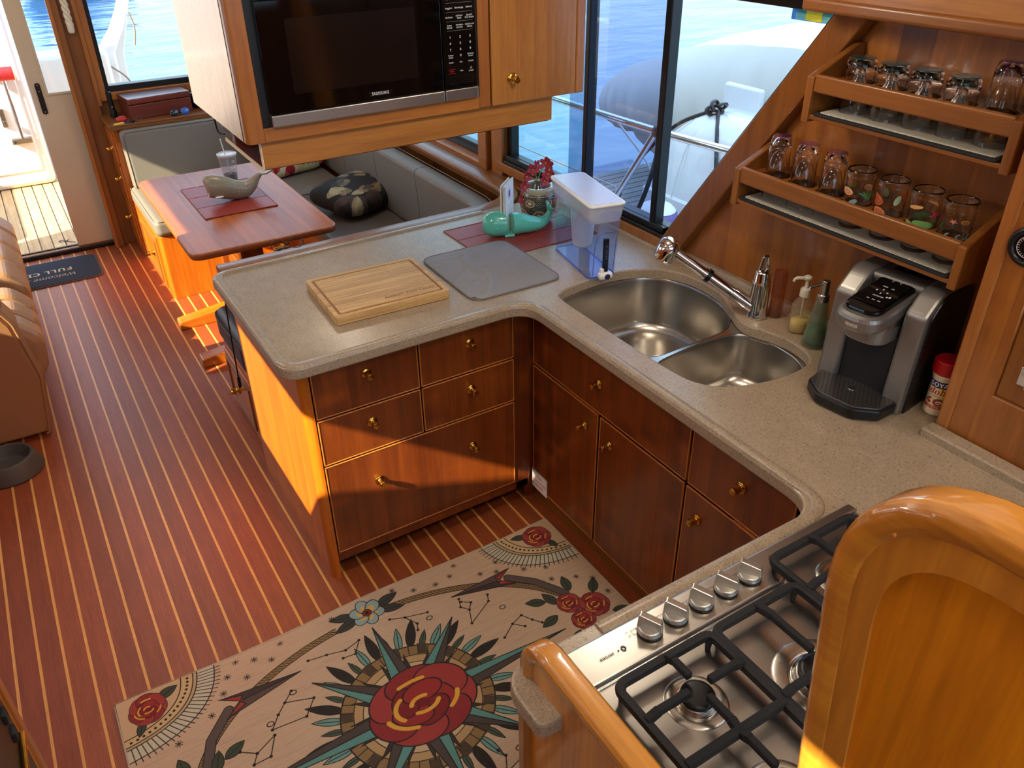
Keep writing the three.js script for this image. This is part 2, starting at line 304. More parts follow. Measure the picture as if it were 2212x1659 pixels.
// glass, gaskets and wooden frames
function frameRing(plane, outer, inner, c0, c1, b = 0.004) { return ext(plane, outer, c0, c1, b, [inner]); }
{
  // galley window with black aluminium bars and three panes
  const w = structGroup('window_1'), G = wallHoles.galley;
  part(w, 'gasket', frameRing('zy', G, [[-3.225, 0.985], [-2.125, 0.985], [-1.565, 1.77], [-3.225, 1.77]], 1.985, 2.03), M.black);
  part(w, 'track', merge([bx(1.955, 1.985, 0.948, 0.962, -3.25, -2.12), bx(1.965, 1.985, 0.962, 0.985, -3.25, -2.13)]), M.black);
  part(w, 'mullion', bx(1.975, 2.02, 0.96, 1.79, -2.222, -2.19, 0.004), M.black);
  part(w, 'mullion', bx(1.985, 2.03, 0.96, 1.79, -2.675, -2.648, 0.004), M.black);
  part(w, 'pane', bx(2.018, 2.022, 0.97, 1.79, -3.24, -2.66, 0), M.paneCyan);
  part(w, 'pane', bx(2.002, 2.006, 0.97, 1.79, -2.79, -2.2, 0), M.paneBlue);
  part(w, 'pane', ext('zy', [[-2.2, 0.97], [-2.125, 0.97], [-1.55, 1.78], [-2.2, 1.78]], 2.008, 2.012, 0), M.pane);
  pw(w, 'window_frame', merge([ext('zy', [[-3.36, 0.865], [-3.262, 0.865], [-3.262, 1.81], [-3.36, 1.81]], 1.955, 1.985), bx(1.95, 1.985, 0.905, 0.947, -3.3, -2.06)]), M.honeySolid, 'y');
  // diagonal trim board on the forward edge of the window
  const dg = struct('trim_1', uvw(ext('zy', [[-2.112, 0.95], [-1.505, 1.8], [-1.4, 1.8], [-2.04, 0.905], [-2.12, 0.905]], 1.93, 1.985, 0.006), 'y'), M.trim);
  // small saloon window beyond it
  const s = structGroup('window_2'), Q = wallHoles.small;
  pw(s, 'window_frame', ext('zy', [[-5.4, 0.845], [-3.375, 0.845], [-3.375, 1.86], [-5.4, 1.86]], 1.935, 1.985, 0.006, [Q]), M.honeySolid, 'z');
  part(s, 'gasket', frameRing('zy', Q, [[-5.26, 0.96], [-3.5, 0.96], [-3.5, 1.77], [-5.26, 1.77]], 1.99, 2.03), M.black);
  part(s, 'pane', bx(2.008, 2.012, 0.92, 1.79, -5.29, -3.46, 0), M.paneCyan);
  // aft window
  const a = structGroup('window_3');
  pw(a, 'window_frame', ext('xy', [[0.56, 0.925], [1.93, 0.925], [1.93, 1.87], [0.56, 1.87]], -5.855, -5.81, 0.006, [[[0.615, 0.975], [1.87, 0.975], [1.87, 1.81], [0.62, 1.81]]]), M.honeySolid, 'y');
  part(a, 'gasket', frameRing('xy', [[0.612, 0.972], [1.872, 0.972], [1.872, 1.812], [0.617, 1.812]], [[0.64, 1.01], [1.845, 1.01], [1.845, 1.78], [0.645, 1.78]], -5.9, -5.825), M.black);
  part(a, 'pane', bx(0.63, 1.85, 1.0, 1.79, -5.885, -5.88, 0), M.pane);
  for (const [n, H, c] of [['unseen_window_4', wallHoles.unseenSalon, -1.232], ['unseen_window_5', wallHoles.unseenAftPort, -1.232], ['unseen_window_6', wallHoles.unseenPilotPort, -1.232], ['window_7', wallHoles.pilotSide, 2.01]]) struct(n, ext('zy', H, c, c + 0.004, 0), M.pane);  // panes out of view; the port ones fill the sun-shaping openings
  struct('unseen_window_8', ext('xy', [[-1.1, 1.35], [1.9, 1.35], [1.75, 2.6], [-0.95, 2.6]], 1.63, 1.634, 0), M.pane);  // windshield out of view behind the camera, letting sky light in
  // ledge under the windows
  struct('trim_2', uvw(merge([bx(1.86, 1.985, 0.835, 0.858, -5.82, -2.95), bx(1.915, 1.98, 0.858, 0.885, -5.82, -2.98, 0.008)]), 'z'), M.trim);
  // door posts beside the sliding door
  struct('trim_3', uvw(merge([bx(0.425, 0.475, 0, 1.98, -5.86, -5.77, 0.006), bx(0.475, 0.56, 0, 1.98, -5.86, -5.815, 0.004)]), 'y'), M.trim);
  struct('trim_4', uvw(merge([bx(0.418, 0.44, 0, 1.98, -5.79, -5.76, 0.005), bx(0.552, 0.575, 0.9, 1.98, -5.83, -5.795, 0.005)]), 'y'), M.honeySolid);
  // white sliding door, half open
  const d = structGroup('door_1');
  part(d, 'door_leaf', ext('xy', [[0.206, 0.03], [0.5, 0.03], [0.5, 1.97], [0.206, 1.97]], -5.9, -5.865, 0.004, [[[0.297, 1.0], [0.47, 1.0], [0.47, 1.8], [0.297, 1.8]]]), M.doorCream);
  part(d, 'pane', bx(0.29, 0.48, 0.99, 1.81, -5.886, -5.881, 0), M.pane);
  part(d, 'pane_bead', frameRing('xy', [[0.285, 0.988], [0.478, 0.988], [0.478, 1.812], [0.285, 1.812]], [[0.3, 1.003], [0.465, 1.003], [0.465, 1.797], [0.3, 1.797]], -5.872, -5.858, 0.002), M.doorCream);
  const hd = part(d, 'latch_plate', ext('xy', roundPoly([[0.238, 0.885], [0.268, 0.885], [0.268, 1.068], [0.238, 1.068]], 0.0149, 6), -5.868, -5.855, 0.002), M.black);
  for (const y of [1.055, 1.02, 0.9]) part(hd, 'screw', cyl(0.004, 0.004, 0.002, 12).rotateX(Math.PI / 2).translate(0.253, y, -5.855), M.steelFine);
  part(d, 'threshold', merge([bx(-0.7, 0.43, 0.0, 0.028, -5.93, -5.84, 0.006), bx(-0.7, 0.43, 0.028, 0.036, -5.9, -5.885, 0.002)]), M.black);
}
// ---------- brass knob ----------
const knobG = lathe([[0, 0], [0.0155, 0], [0.0158, 0.003], [0.012, 0.0045], [0.0075, 0.006], [0.007, 0.014], [0.0095, 0.0165], [0.0102, 0.021], [0.0098, 0.0285], [0.0086, 0.03], [0, 0.0302]], 20).rotateX(Math.PI / 2);
function knob(parent, x, y, z, dir = 'z', s = 1) { const m = part(parent, 'knob', knobG, M.brass); m.position.set(x, y, z); m.scale.setScalar(s * 1.12); if (dir === '-x') m.rotation.y = -Math.PI / 2; return m; }
function edged(parent, name, g, edge, mat, grain) { const d = pw(parent, name, g, mat, grain); if (edge) pw(d, 'edging', edge, M.cherryEdge, 'x'); return d; }
// ---------- peninsula cabinet ----------
{
  const c = thing('peninsula_cabinet', 'cherry peninsula base cabinet with five drawers facing the rug', 'cabinet', [0.9, 0, -2.45]);
  const foot = [[0.53, -2.84], [0.53, -2.155]];
  for (let k = 0; k <= 8; k++) { const a = Math.PI - k / 8 * Math.PI / 2; foot.push([0.558 + 0.028 * Math.cos(a), -2.118 + 0.028 * Math.sin(a)]); }
  foot.push([0.561, -2.09], [0.561, -2.84]);
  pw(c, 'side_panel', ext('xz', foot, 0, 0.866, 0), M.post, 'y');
  part(c, 'carcass', bx(0.56, 1.392, 0.075, 0.866, -2.84, -2.112, 0), M.cherryDark);
  part(c, 'kick_board', bx(0.56, 1.4, 0, 0.08, -2.84, -2.165, 0), M.blackMatte);
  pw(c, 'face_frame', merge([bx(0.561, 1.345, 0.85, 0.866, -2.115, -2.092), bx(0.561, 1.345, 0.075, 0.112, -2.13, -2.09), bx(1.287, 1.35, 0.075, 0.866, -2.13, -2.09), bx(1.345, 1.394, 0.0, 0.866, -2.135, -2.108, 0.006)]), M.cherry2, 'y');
  for (const [x0, x1, y0, y1, ks] of [[0.565, 0.921, 0.671, 0.847, [[0.743, 0.787]]], [0.926, 1.284, 0.671, 0.847, [[1.112, 0.781]]], [0.565, 0.921, 0.492, 0.665, [[0.743, 0.602]], 1], [0.926, 1.284, 0.492, 0.665, [[1.111, 0.6]]], [0.565, 1.284, 0.116, 0.486, [[0.743, 0.361], [1.107, 0.36]]]]) {
    const e = 0.0045, zf = -2.0855;
    const d = edged(c, 'drawer_front', bx(x0, x1, y0, y1, -2.112, -2.087, 0.003), merge([bx(x0, x0 + e, y0, y1, -2.1, zf, 0.0015, 1), bx(x1 - e, x1, y0, y1, -2.1, zf, 0.0015, 1), bx(x0, x1, y0, y0 + e, -2.1, zf, 0.0015, 1), bx(x0, x1, y1 - e, y1, -2.1, zf, 0.0015, 1)]), M.cherry2, 'y');
    for (const [x, y] of ks) knob(d, x, y, -2.087);
  }
}
// ---------- sink cabinet ----------
{
  const c = thing('sink_cabinet', 'dark cherry sink base cabinet with tall doors and a fire extinguisher sticker', 'cabinet', [1.6, 0, -1.5]);
  pw(c, 'carcass', merge([bx(1.394, 1.42, 0, 0.866, -2.108, -0.88, 0.002), bx(1.42, 1.95, 0, 0.62, -2.1, -0.88, 0)]), M.cherryDark, 'y');
  pw(c, 'base_rail', bx(1.388, 1.396, 0, 0.066, -2.108, -0.88, 0.002), M.trim, 'z');
  const doorList = [['false_drawer_front', -2.097, -1.298, 0.618, 0.806, [[-1.718, 0.726]]], ['drawer_front', -1.29, -0.925, 0.618, 0.806, [[-1.1, 0.73]]], ['door', -2.097, -1.711, 0.068, 0.609, [[-1.783, 0.529]]], ['door', -1.701, -1.3, 0.068, 0.609, [[-1.649, 0.527]]], ['door', -1.292, -0.925, 0.068, 0.609, [[-1.236, 0.519]]]];
  let first = null;
  for (const [n, z0, z1, y0, y1, ks] of doorList) {
    const e = 0.005, xf = 1.3705;
    const d = edged(c, n, bx(1.372, 1.393, y0, y1, z0, z1, 0.003), merge([bx(xf, 1.392, y0, y0 + e, z0, z1, 0.002, 1), bx(xf, 1.392, y1 - e, y1, z0, z1, 0.002, 1), bx(xf, 1.392, y0, y1, z0, z0 + e, 0.002, 1), bx(xf, 1.392, y0, y1, z1 - e, z1, 0.002, 1)]), M.cherry2, 'y');
    for (const [z, y] of ks) knob(d, 1.372, y, z, '-x');
    if (n === 'door' && !first) first = d;
  }
  const st = canvasTex(256, 200, (g, w, h) => { g.fillStyle = '#e9e6e4'; g.fillRect(0, 0, w, h); g.strokeStyle = '#d8d2d0'; g.lineWidth = 4; g.strokeRect(4, 4, w - 8, h - 8); g.fillStyle = '#d23c3c'; g.textAlign = 'center'; g.font = 'bold 40px sans-serif'; g.fillText('FIRE', w / 2, 62); g.font = 'bold 32px sans-serif'; g.fillText('EXTINGUISHER', w / 2, 112); g.font = 'bold 40px sans-serif'; g.fillText('INSIDE', w / 2, 164); });
  const m = loc(first, 'warning_sticker', new THREE.BoxGeometry(0.104, 0.083, 0.0008), decalMat(st), [1.3698, 0.1, -2.048], [0, -Math.PI / 2, 0]);
  m.userData.label = 'white sticker with red lettering';
}
// ---------- countertop with lip, sinks ----------
const HOLE = smooth([[1.413, -1.98], [1.44, -2.03], [1.52, -2.052], [1.64, -2.062], [1.74, -2.048], [1.815, -2.01], [1.865, -1.955], [1.892, -1.866], [1.881, -1.74], [1.832, -1.635], [1.798, -1.565], [1.79, -1.51], [1.815, -1.44], [1.822, -1.36], [1.8, -1.29], [1.752, -1.256], [1.66, -1.248], [1.57, -1.262], [1.48, -1.298], [1.435, -1.345], [1.414, -1.42], [1.408, -1.6], [1.408, -1.8]], 96);
{
  const ct = thing('countertop', 'speckled beige solid surface countertop wrapping round the galley', 'countertop', [1.2, 0.866, -1.8]);
  const out = roundPoly([[0.473, -2.83], [0.473, -2.026], [1.297, -2.026], [1.297, -0.823], [0.466, -0.823], [0.466, -0.69], [0.56, -0.69], [0.56, 0.2], [1.978, 0.2], [1.978, -2.86], [1.7, -2.86]], [0.05, 0.075, 0.085, 0.095, 0.075, 0.02, 0, 0, 0, 0, 0], 8);
  pu(ct, 'slab', ext('xz', out, 0.866, 0.904, 0.006, [HOLE]), M.counter);
  const lip = roundPoly([[1.6, -2.835], [0.493, -2.815], [0.493, -2.046], [1.317, -2.046], [1.317, -0.803], [0.675, -0.803]], [0, 0.05, 0.065, 0.1, 0.08, 0], 10);
  const prof = roundPoly([[-0.019, 0.868], [0.014, 0.902], [0.01, 0.9095], [-0.0195, 0.9095]], [0.003, 0.002, 0.006, 0.009], 4);
  pu(ct, 'raised_edge', sweep('xz', lip, prof), M.counter);
  const bs = [[1.66, -2.82], [1.95, -2.78]], bp = roundPoly([[-0.016, 0.9], [0.028, 0.902], [0.012, 0.914], [0.008, 0.932], [-0.016, 0.932]], [0, 0.01, 0.008, 0.006, 0.004], 4);
  const wl = roundPoly([[1.965, -0.87], [1.965, -2.0], [1.965, -2.3], [1.965, -2.84]], 0, 3);
  pu(ct, 'backsplash', merge([sweep('xz', wl.slice().reverse(), bp.map(([n, u]) => [-n, u])), bx(1.718, 1.765, 0.9, 0.928, -0.872, -0.1, 0.006)]), M.counter);
}
{
  const s = thing('double_sink', 'double bowl stainless steel sink set under the countertop', 'sink', [1.62, 0.64, -1.66]);
  const big = smooth([[1.44, -2.037], [1.548, -2.06], [1.66, -2.066], [1.791, -2.041], [1.866, -1.969], [1.894, -1.863], [1.885, -1.745], [1.848, -1.653], [1.804, -1.608], [1.746, -1.58], [1.578, -1.574], [1.48, -1.574], [1.432, -1.61], [1.424, -1.746], [1.424, -1.902], [1.426, -2.0]], 72);
  const small = smooth([[1.425, -1.51], [1.451, -1.54], [1.505, -1.553], [1.634, -1.56], [1.747, -1.552], [1.796, -1.52], [1.82, -1.446], [1.817, -1.361], [1.791, -1.297], [1.755, -1.27], [1.683, -1.256], [1.579, -1.268], [1.495, -1.296], [1.449, -1.334], [1.43, -1.384], [1.423, -1.442]], 72);
  const hole2 = HOLE.map(([x, z]) => { const cx = 1.65, cz = -1.65; return [cx + (x - cx) * 1.06, cz + (z - cz) * 1.045]; });
  pu(s, 'deck_plate', ext('xz', hole2, 0.858, 0.8655, 0.001, [big, small]), M.steelFine);
  function bowl(name, o, depth, top) {
    const c = [0, 0]; o.forEach((p) => { c[0] += p[0] / o.length; c[1] += p[1] / o.length; });
    const prof = [[1.012, 0], [1.0, 0], [0.992, -0.004], [0.985, -0.014]]; for (let k = 1; k <= 6; k++) prof.push([0.985 - 0.045 * k / 6, -0.014 - (depth - 0.06) * k / 6]);
    for (let k = 1; k <= 8; k++) { const a = k / 8 * Math.PI / 2; prof.push([0.94 - 0.2 * (1 - Math.cos(a)), -(depth - 0.046) - 0.042 * Math.sin(a)]); }
    prof.push([0.4, -depth + 0.002], [0.12, -depth], [0.001, -depth]);
    const pos = [], idx = [], N = o.length, K = prof.length;
    for (const [q, y] of prof) for (const p of o) pos.push(c[0] + (p[0] - c[0]) * q, top + y, c[1] + (p[1] - c[1]) * q);
    for (let k = 0; k < K - 1; k++) for (let i = 0; i < N; i++) { const a = k * N + i, b = k * N + (i + 1) % N; idx.push(a, b, a + N, b, b + N, a + N); }
    const g = new THREE.BufferGeometry(); g.setAttribute('position', new THREE.Float32BufferAttribute(pos, 3)); g.setIndex(idx); g.setAttribute('uv', new THREE.Float32BufferAttribute(new Float32Array(N * K * 2), 2)); g.computeVertexNormals();
    return [part(s, name, g, M.steelFine), c];
  }
  const [b1] = bowl('bowl', big, 0.21, 0.8655), [b2] = bowl('bowl', small, 0.17, 0.8655);
  for (const [b, x, z, y] of [[b1, 1.7, -1.8, 0.6565], [b2, 1.64, -1.41, 0.6965]]) {
    part(b, 'drain_flange', lathe([[0.026, -0.006], [0.03, 0.001], [0.05, 0.003], [0.056, 0.0]], 32).translate(x, y, z), M.chrome);
    part(b, 'drain_basket', lathe([[0, 0.002], [0.008, 0.004], [0.02, 0.0005], [0.027, -0.001]], 24).translate(x, y, z), M.steelDark);
  }
}
// ---------- faucet ----------
{
  const f = thing('faucet', 'chrome pull-out kitchen faucet standing behind the sink divider', 'faucet', [1.858, 0.904, -1.548]);
  part(f, 'body', lathe([[0, 0], [0.033, 0], [0.034, 0.006], [0.031, 0.01], [0.03, 0.03], [0.029, 0.08], [0.028, 0.115], [0.0285, 0.12], [0.0255, 0.124], [0.024, 0.15], [0.021, 0.158], [0, 0.16]], 32).translate(1.858, 0.904, -1.548), M.chrome);
  const hd = part(f, 'lever_handle', merge([bar([1.842, 1.05, -1.553], [1.852, 1.105, -1.549], 0.006, 0.012, 0.0028), bar([1.873, 1.05, -1.543], [1.864, 1.105, -1.547], 0.006, 0.012, 0.0028), rod([1.851, 1.106, -1.55], [1.865, 1.106, -1.546], 0.005)]), M.chrome);
  const d0 = [1.858, 0.925, -1.55], d1 = [1.803, 0.975, -1.61], d2 = [1.738, 1.034, -1.68], d3 = [1.668, 1.1, -1.755];
  part(f, 'spout_arm', merge([rod([1.85, 0.932, -1.556], d1, 0.022, 24), rod(d1, d2, 0.019, 24)]), M.chrome);
  part(f, 'spout_collar', rod([1.752, 1.021, -1.665], [1.744, 1.0285, -1.6735], 0.022, 24), M.black);
  part(f, 'spray_hose_wand', rod([1.744, 1.0285, -1.6735], d3, 0.0165, 20), M.chrome);
  const hg = lathe([[0, 0.032], [0.012, 0.031], [0.024, 0.024], [0.03, 0.01], [0.0315, -0.006], [0.03, -0.03], [0.028, -0.034], [0.022, -0.035], [0, -0.035]], 28);
  part(f, 'spray_head', hg.scale(1.15, 1.1, 1.15).rotateZ(-0.25).rotateX(0.25).translate(1.66, 1.102, -1.767), M.chrome);
}
// ---------- hanging cabinet with microwave ----------
{
  const c = thing('hanging_cabinet', 'honey cherry wall cabinet hanging from the ceiling around the microwave', 'cabinet', [1.13, 1.385, -2.6]);
  const zf = -2.3;
  pw(c, 'side_panel', bx(0.563, 0.581, 1.472, 2.05, -2.915, -2.335, 0.001), M.honeyGlare, 'y');
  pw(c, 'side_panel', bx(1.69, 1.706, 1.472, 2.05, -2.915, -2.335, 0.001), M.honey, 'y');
  pw(c, 'bottom_panel', bx(0.575, 1.7, 1.476, 1.49, -2.91, -2.33, 0.001), M.trim, 'x');
  pw(c, 'back_panel', bx(0.575, 1.7, 1.48, 2.05, -2.915, -2.9, 0.001), M.honey, 'y');
  const corner = [[0.563, -2.345], [0.563, zf - 0.018]]; for (let k = 1; k <= 6; k++) { const a = Math.PI - k / 6 * Math.PI / 2; corner.push([0.581 + 0.018 * Math.cos(a), zf - 0.018 + 0.018 * Math.sin(a)]); } corner.push([0.612, zf], [0.612, -2.345]);
  pw(c, 'corner_stile', ext('xz', corner, 1.472, 2.05, 0.002), M.honeySolid, 'y');
  pw(c, 'stile', bx(1.302, 1.3425, 1.474, 2.05, -2.335, zf, 0.003), M.honeySolid, 'y');
  pw(c, 'stile', bx(1.671, 1.706, 1.472, 2.05, -2.335, zf + 0.002, 0.006), M.honeySolid, 'y');
  pw(c, 'bottom_rail', bx(0.612, 1.302, 1.472, 1.5115, -2.335, zf, 0.003), M.honeySolid, 'x');
  pw(c, 'top_rail', bx(0.612, 1.302, 1.87, 2.05, -2.335, zf, 0.003), M.honeySolid, 'x');
  const d = pw(c, 'door', bx(1.346, 1.6675, 1.474, 2.03, -2.32, zf + 0.004, 0.004), M.honey, 'y');
  knob(d, 1.421, 1.551, zf + 0.004);
  pw(c, 'valance_board', bx(0.603, 1.591, 1.393, 1.473, -2.338, -2.32, 0.0015), M.honey, 'x');
  const bb = pw(c, 'valance_shelf', bx(0.6, 1.59, 1.386, 1.396, -2.72, -2.338, 0.001), M.mahogany, 'x');
  part(bb, 'edge_banding', merge([bx(0.598, 0.601, 1.385, 1.397, -2.72, -2.322, 0), bx(0.601, 0.604, 1.394, 1.472, -2.338, -2.3205, 0)]), plain(0xead7b2, 0.5));
  const dv = part(c, 'receiver_box', bx(0.63, 0.95, 1.386, 1.445, -2.895, -2.73, 0.004), M.black);
  const lab = canvasTex(128, 96, (g, w, h) => { g.fillStyle = '#101012'; g.fillRect(0, 0, w, h); g.fillStyle = '#b9b9b4'; g.fillRect(14, 16, 30, 60); g.fillRect(56, 24, 24, 50); g.fillStyle = '#222'; for (let i = 0; i < 8; i++) { g.fillRect(16, 20 + i * 7, 26, 2); g.fillRect(58, 28 + i * 6, 20, 2); } g.fillStyle = '#8a8a86'; g.fillRect(92, 40, 16, 26); });
  loc(dv, 'rating_label', new THREE.PlaneGeometry(0.09, 0.05), decalMat(lab), [0.6295, 1.415, -2.82], [0, -Math.PI / 2, 0]);
  part(c, 'power_lead', tube([[0.615, 1.475, -2.88], [0.612, 1.42, -2.885], [0.616, 1.375, -2.88], [0.63, 1.37, -2.86]], 0.003, 24, 8), M.black);
}
{
  const z = -2.3, m = thing('microwave', 'black and stainless microwave oven built into the hanging cabinet', 'microwave', [0.96, 1.512, -2.55]);
  part(m, 'case', bx(0.618, 1.298, 1.515, 1.868, -2.86, -2.318, 0.002), M.blackMatte);
  part(m, 'trim_frame', frameRing('xy', [[0.612, 1.512], [1.3015, 1.512], [1.3015, 1.87], [0.612, 1.87]], [[0.632, 1.5125], [1.292, 1.5125], [1.292, 1.855], [0.632, 1.855]], -2.318, -2.302, 0.002), M.black);
  const d = part(m, 'door', bx(0.636, 1.173, 1.546, 1.834, -2.318, -2.286, 0.004), M.blackGloss);
  part(d, 'viewing_screen', ext('xy', roundPoly([[0.71, 1.594], [1.088, 1.594], [1.088, 1.785], [0.71, 1.785]], 0.008), -2.2864, -2.2856, 0.0003), P({ color: 0x140f0e, roughness: 0.1, ior: 1.4 }));
  part(d, 'steel_strip', bx(0.636, 1.173, 1.512, 1.546, -2.318, -2.283, 0.004), M.steel);
  part(d, 'steel_strip', bx(0.636, 1.173, 1.834, 1.855, -2.318, -2.283, 0.004), M.steel);
  const tx = canvasTex(512, 96, (g, w, h) => { g.fillStyle = '#050506'; g.fillRect(0, 0, w, h); g.fillStyle = '#cfcfd0'; g.font = 'bold 78px sans-serif'; g.textAlign = 'center'; g.fillText('SAMSUNG', w / 2, 76, w - 10); });
  loc(d, 'brand_lettering', new THREE.PlaneGeometry(0.074, 0.0145), decalMat(tx, { roughness: 0.2 }), [0.963, 1.566, -2.2856]);
  const p = part(m, 'control_panel', bx(1.176, 1.291, 1.546, 1.855, -2.318, -2.287, 0.004), M.blackGloss);
  part(p, 'steel_strip', bx(1.176, 1.291, 1.512, 1.546, -2.318, -2.284, 0.004), M.steel);
  const kp = canvasTex(400, 960, (g, w, h) => {
    g.fillStyle = '#070708'; g.fillRect(0, 0, w, h); g.fillStyle = '#d8d8da'; g.textAlign = 'center'; g.font = '18px sans-serif'; g.fillText('Instant Cook', w / 2, 36);
    g.fillRect(40, 46, w - 80, 2);
    const rows = [['Popcorn', 'Potato', 'Pizza'], ['Veggies', 'Beverage', 'Reheat'], ['Defrost', 'Soften/|Melt', 'Snack/|Kids Meals'], ['Keep|Warm', 'Deodor-|ization', 'Child Lock|(3sec)']];
    rows.forEach((r, i) => { const y = 92 + i * 92; g.font = 'bold 24px sans-serif'; r.forEach((t, k) => t.split('|').forEach((s, j, a) => g.fillText(s, 75 + k * 125, y + j * 24 - (a.length - 1) * 12, 112))); g.fillRect(40, y + 34, w - 80, 1.5); });
    const nums = [['1', '2', '3'], ['4', '5', '6'], ['7', '8', '9'], ['Power|Level', '0', 'Kitchen|Timer'], ['Clock', 'Eco', 'Sound']];
    nums.forEach((r, i) => { const y = 480 + i * 64; r.forEach((t, k) => { g.font = t.length < 2 ? 'bold 34px sans-serif' : 'bold 22px sans-serif'; t.split('|').forEach((s, j, a) => g.fillText(s, 75 + k * 125, y + j * 22 - (a.length - 1) * 11)); }); });
    g.fillStyle = '#c02a2a'; g.fillRect(30, 800, 95, 3); g.font = 'bold 22px sans-serif'; g.fillText('STOP', 78, 830); g.fillRect(30, 842, 95, 3);
    g.fillStyle = '#d8d8da'; g.fillText('+30s', 200, 830); g.fillText('START', 325, 842); g.strokeStyle = '#d8d8da'; g.lineWidth = 3; g.beginPath(); g.moveTo(325, 790); g.lineTo(337, 803); g.lineTo(325, 816); g.lineTo(313, 803); g.closePath(); g.stroke();
    g.strokeStyle = '#222226'; g.strokeRect(60, 880, w - 120, 70);
  });
  loc(p, 'keypad_print', new THREE.PlaneGeometry(0.108, 0.26), decalMat(kp, { roughness: 0.12 }), [1.2335, 1.69, -2.2864]);
}
// ---------- overhead locker above the racks ----------
{
  const c = thing('overhead_locker', 'light wood overhead locker above the glass racks', 'cabinet', [1.9, 1.795, -1.0]);
  pw(c, 'locker_box', bx(1.82, 1.98, 1.815, 2.05, -1.52, -0.3, 0.002), M.honey, 'z');
  pw(c, 'bottom_moulding', bx(1.81, 1.98, 1.797, 1.83, -1.53, -0.28, 0.01), M.trim, 'z');
}
// ---------- glass racks ----------
function rack(label, z0, z1, y0, y1, yb, xf, zs, r) {
  const t = thing('glass_rack', label, 'rack', [1.89, y0 - 0.012, (z0 + z1) / 2]);
  for (const [a, b] of [[z0 - 0.03, z0 - 0.008], [z1 + 0.008, z1 + 0.03]]) pw(t, 'end_panel', ext('zy', roundPoly([[a, y0 - 0.012], [b, y0 - 0.012], [b, y1 + 0.002], [a, y1 + 0.002]], 0.002), xf - 0.004, xf + 0.002, 0.002).translate(0, 0, 0), M.trim, 'y');
  for (const [a, b] of [[z0 - 0.03, z0 - 0.008], [z1 + 0.008, z1 + 0.03]]) pw(t, 'end_panel', ext('xy', roundPoly([[xf - 0.002, y0 - 0.012], [1.98, y0 - 0.012], [1.98, y1 + 0.068], [1.955, y1 + 0.068], [xf - 0.002, y1 + 0.002]], [0.008, 0, 0, 0.012, 0.008], 4), a, b, 0.004), M.trim, 'y');
  pw(t, 'front_rail', bx(xf, xf + 0.018, yb - 0.028, y1 + 0.008, z0 - 0.01, z1 + 0.01, 0.005), M.trim, 'z');
  pw(t, 'bottom_shelf', bx(xf + 0.002, 1.98, y0 - 0.004, y0 + 0.008, z0 - 0.01, z1 + 0.01, 0.003), M.trim, 'z');
  const holes = zs.map((z) => { const h = []; for (let k = 0; k < 24; k++) { const a = k / 24 * Math.PI * 2; h.push([1.885 + r * Math.cos(a), z + r * Math.sin(a)]); } return h; });
  pw(t, 'holed_shelf', ext('xz', [[xf + 0.016, z0 - 0.01], [1.98, z0 - 0.01], [1.98, z1 + 0.01], [xf + 0.016, z1 + 0.01]], yb - 0.012, yb, 0.001, holes), M.trim, 'z');
  return t;
}
const LOW = [-1.583, -1.487, -1.39, -1.303, -1.205, -1.11, -1.02], UP = [-1.371, -1.279, -1.188, -1.095, -1.0];
rack('cherry wood rack holding three tall and four shell printed glasses', -1.64, -0.965, 1.262, 1.356, 1.345, 1.805, LOW, 0.0405);
rack('cherry wood rack under the overhead locker, holding clear tumblers', -1.43, -0.925, 1.55, 1.65, 1.642, 1.8, UP, 0.0405);
{
  const mat = (label, y, z0, z1, xf) => {
    const t = thing('rack_mat', label, 'mat', [1.88, y, (z0 + z1) / 2]);
    part(t, 'mat_border', ext('xz', roundPoly([[xf + 0.004, z0], [1.965, z0], [1.965, z1], [xf + 0.004, z1]], 0.012), y, y + 0.006, 0.002), M.blackMatte);
    pu(t, 'woven_top', ext('xz', roundPoly([[xf + 0.018, z0 + 0.012], [1.955, z0 + 0.012], [1.955, z1 - 0.012], [xf + 0.018, z1 - 0.012]], 0.01), y + 0.004, y + 0.0085, 0.001), M.weave);
  };
  mat('cream woven liner mat with black border below the shell printed glasses', 1.27, -1.645, -0.962, 1.8);
  mat('cream woven liner mat with black border below the clear tumblers', 1.558, -1.43, -0.928, 1.795);
}
const glassPurple = P({ color: 0x9a5fa0, roughness: 0.05, metalness: 0.75, clearcoat: 1 }), glassTeal = P({ color: 0x5f9296, roughness: 0.02, transmission: 0.8, thickness: 0.004, ior: 1.5 });
function cupWall(h, r0, r1, w, thick) {      // a closed glass wall standing on y = 0 with its base of given thickness at the top (upside down)
  const o = [], i = [];
  for (let k = 0; k <= 10; k++) { const t = k / 10; const rb = r0 + (r1 - r0) * t; o.push([rb - (t > 0.93 ? (t - 0.93) * 0.06 : 0), h * t]); }
  for (let k = 10; k >= 0; k--) { const t = k / 10; i.push([Math.max(0.002, (r0 + (r1 - r0) * t) - w), (h - thick) * t]); }
  return lathe([...o.slice(0, -1), [r1 - 0.004, h], [0, h], [0, h - thick], [r1 - w - 0.012, h - thick - 0.001], ...i.slice(1), [r0, 0]], 40);
}
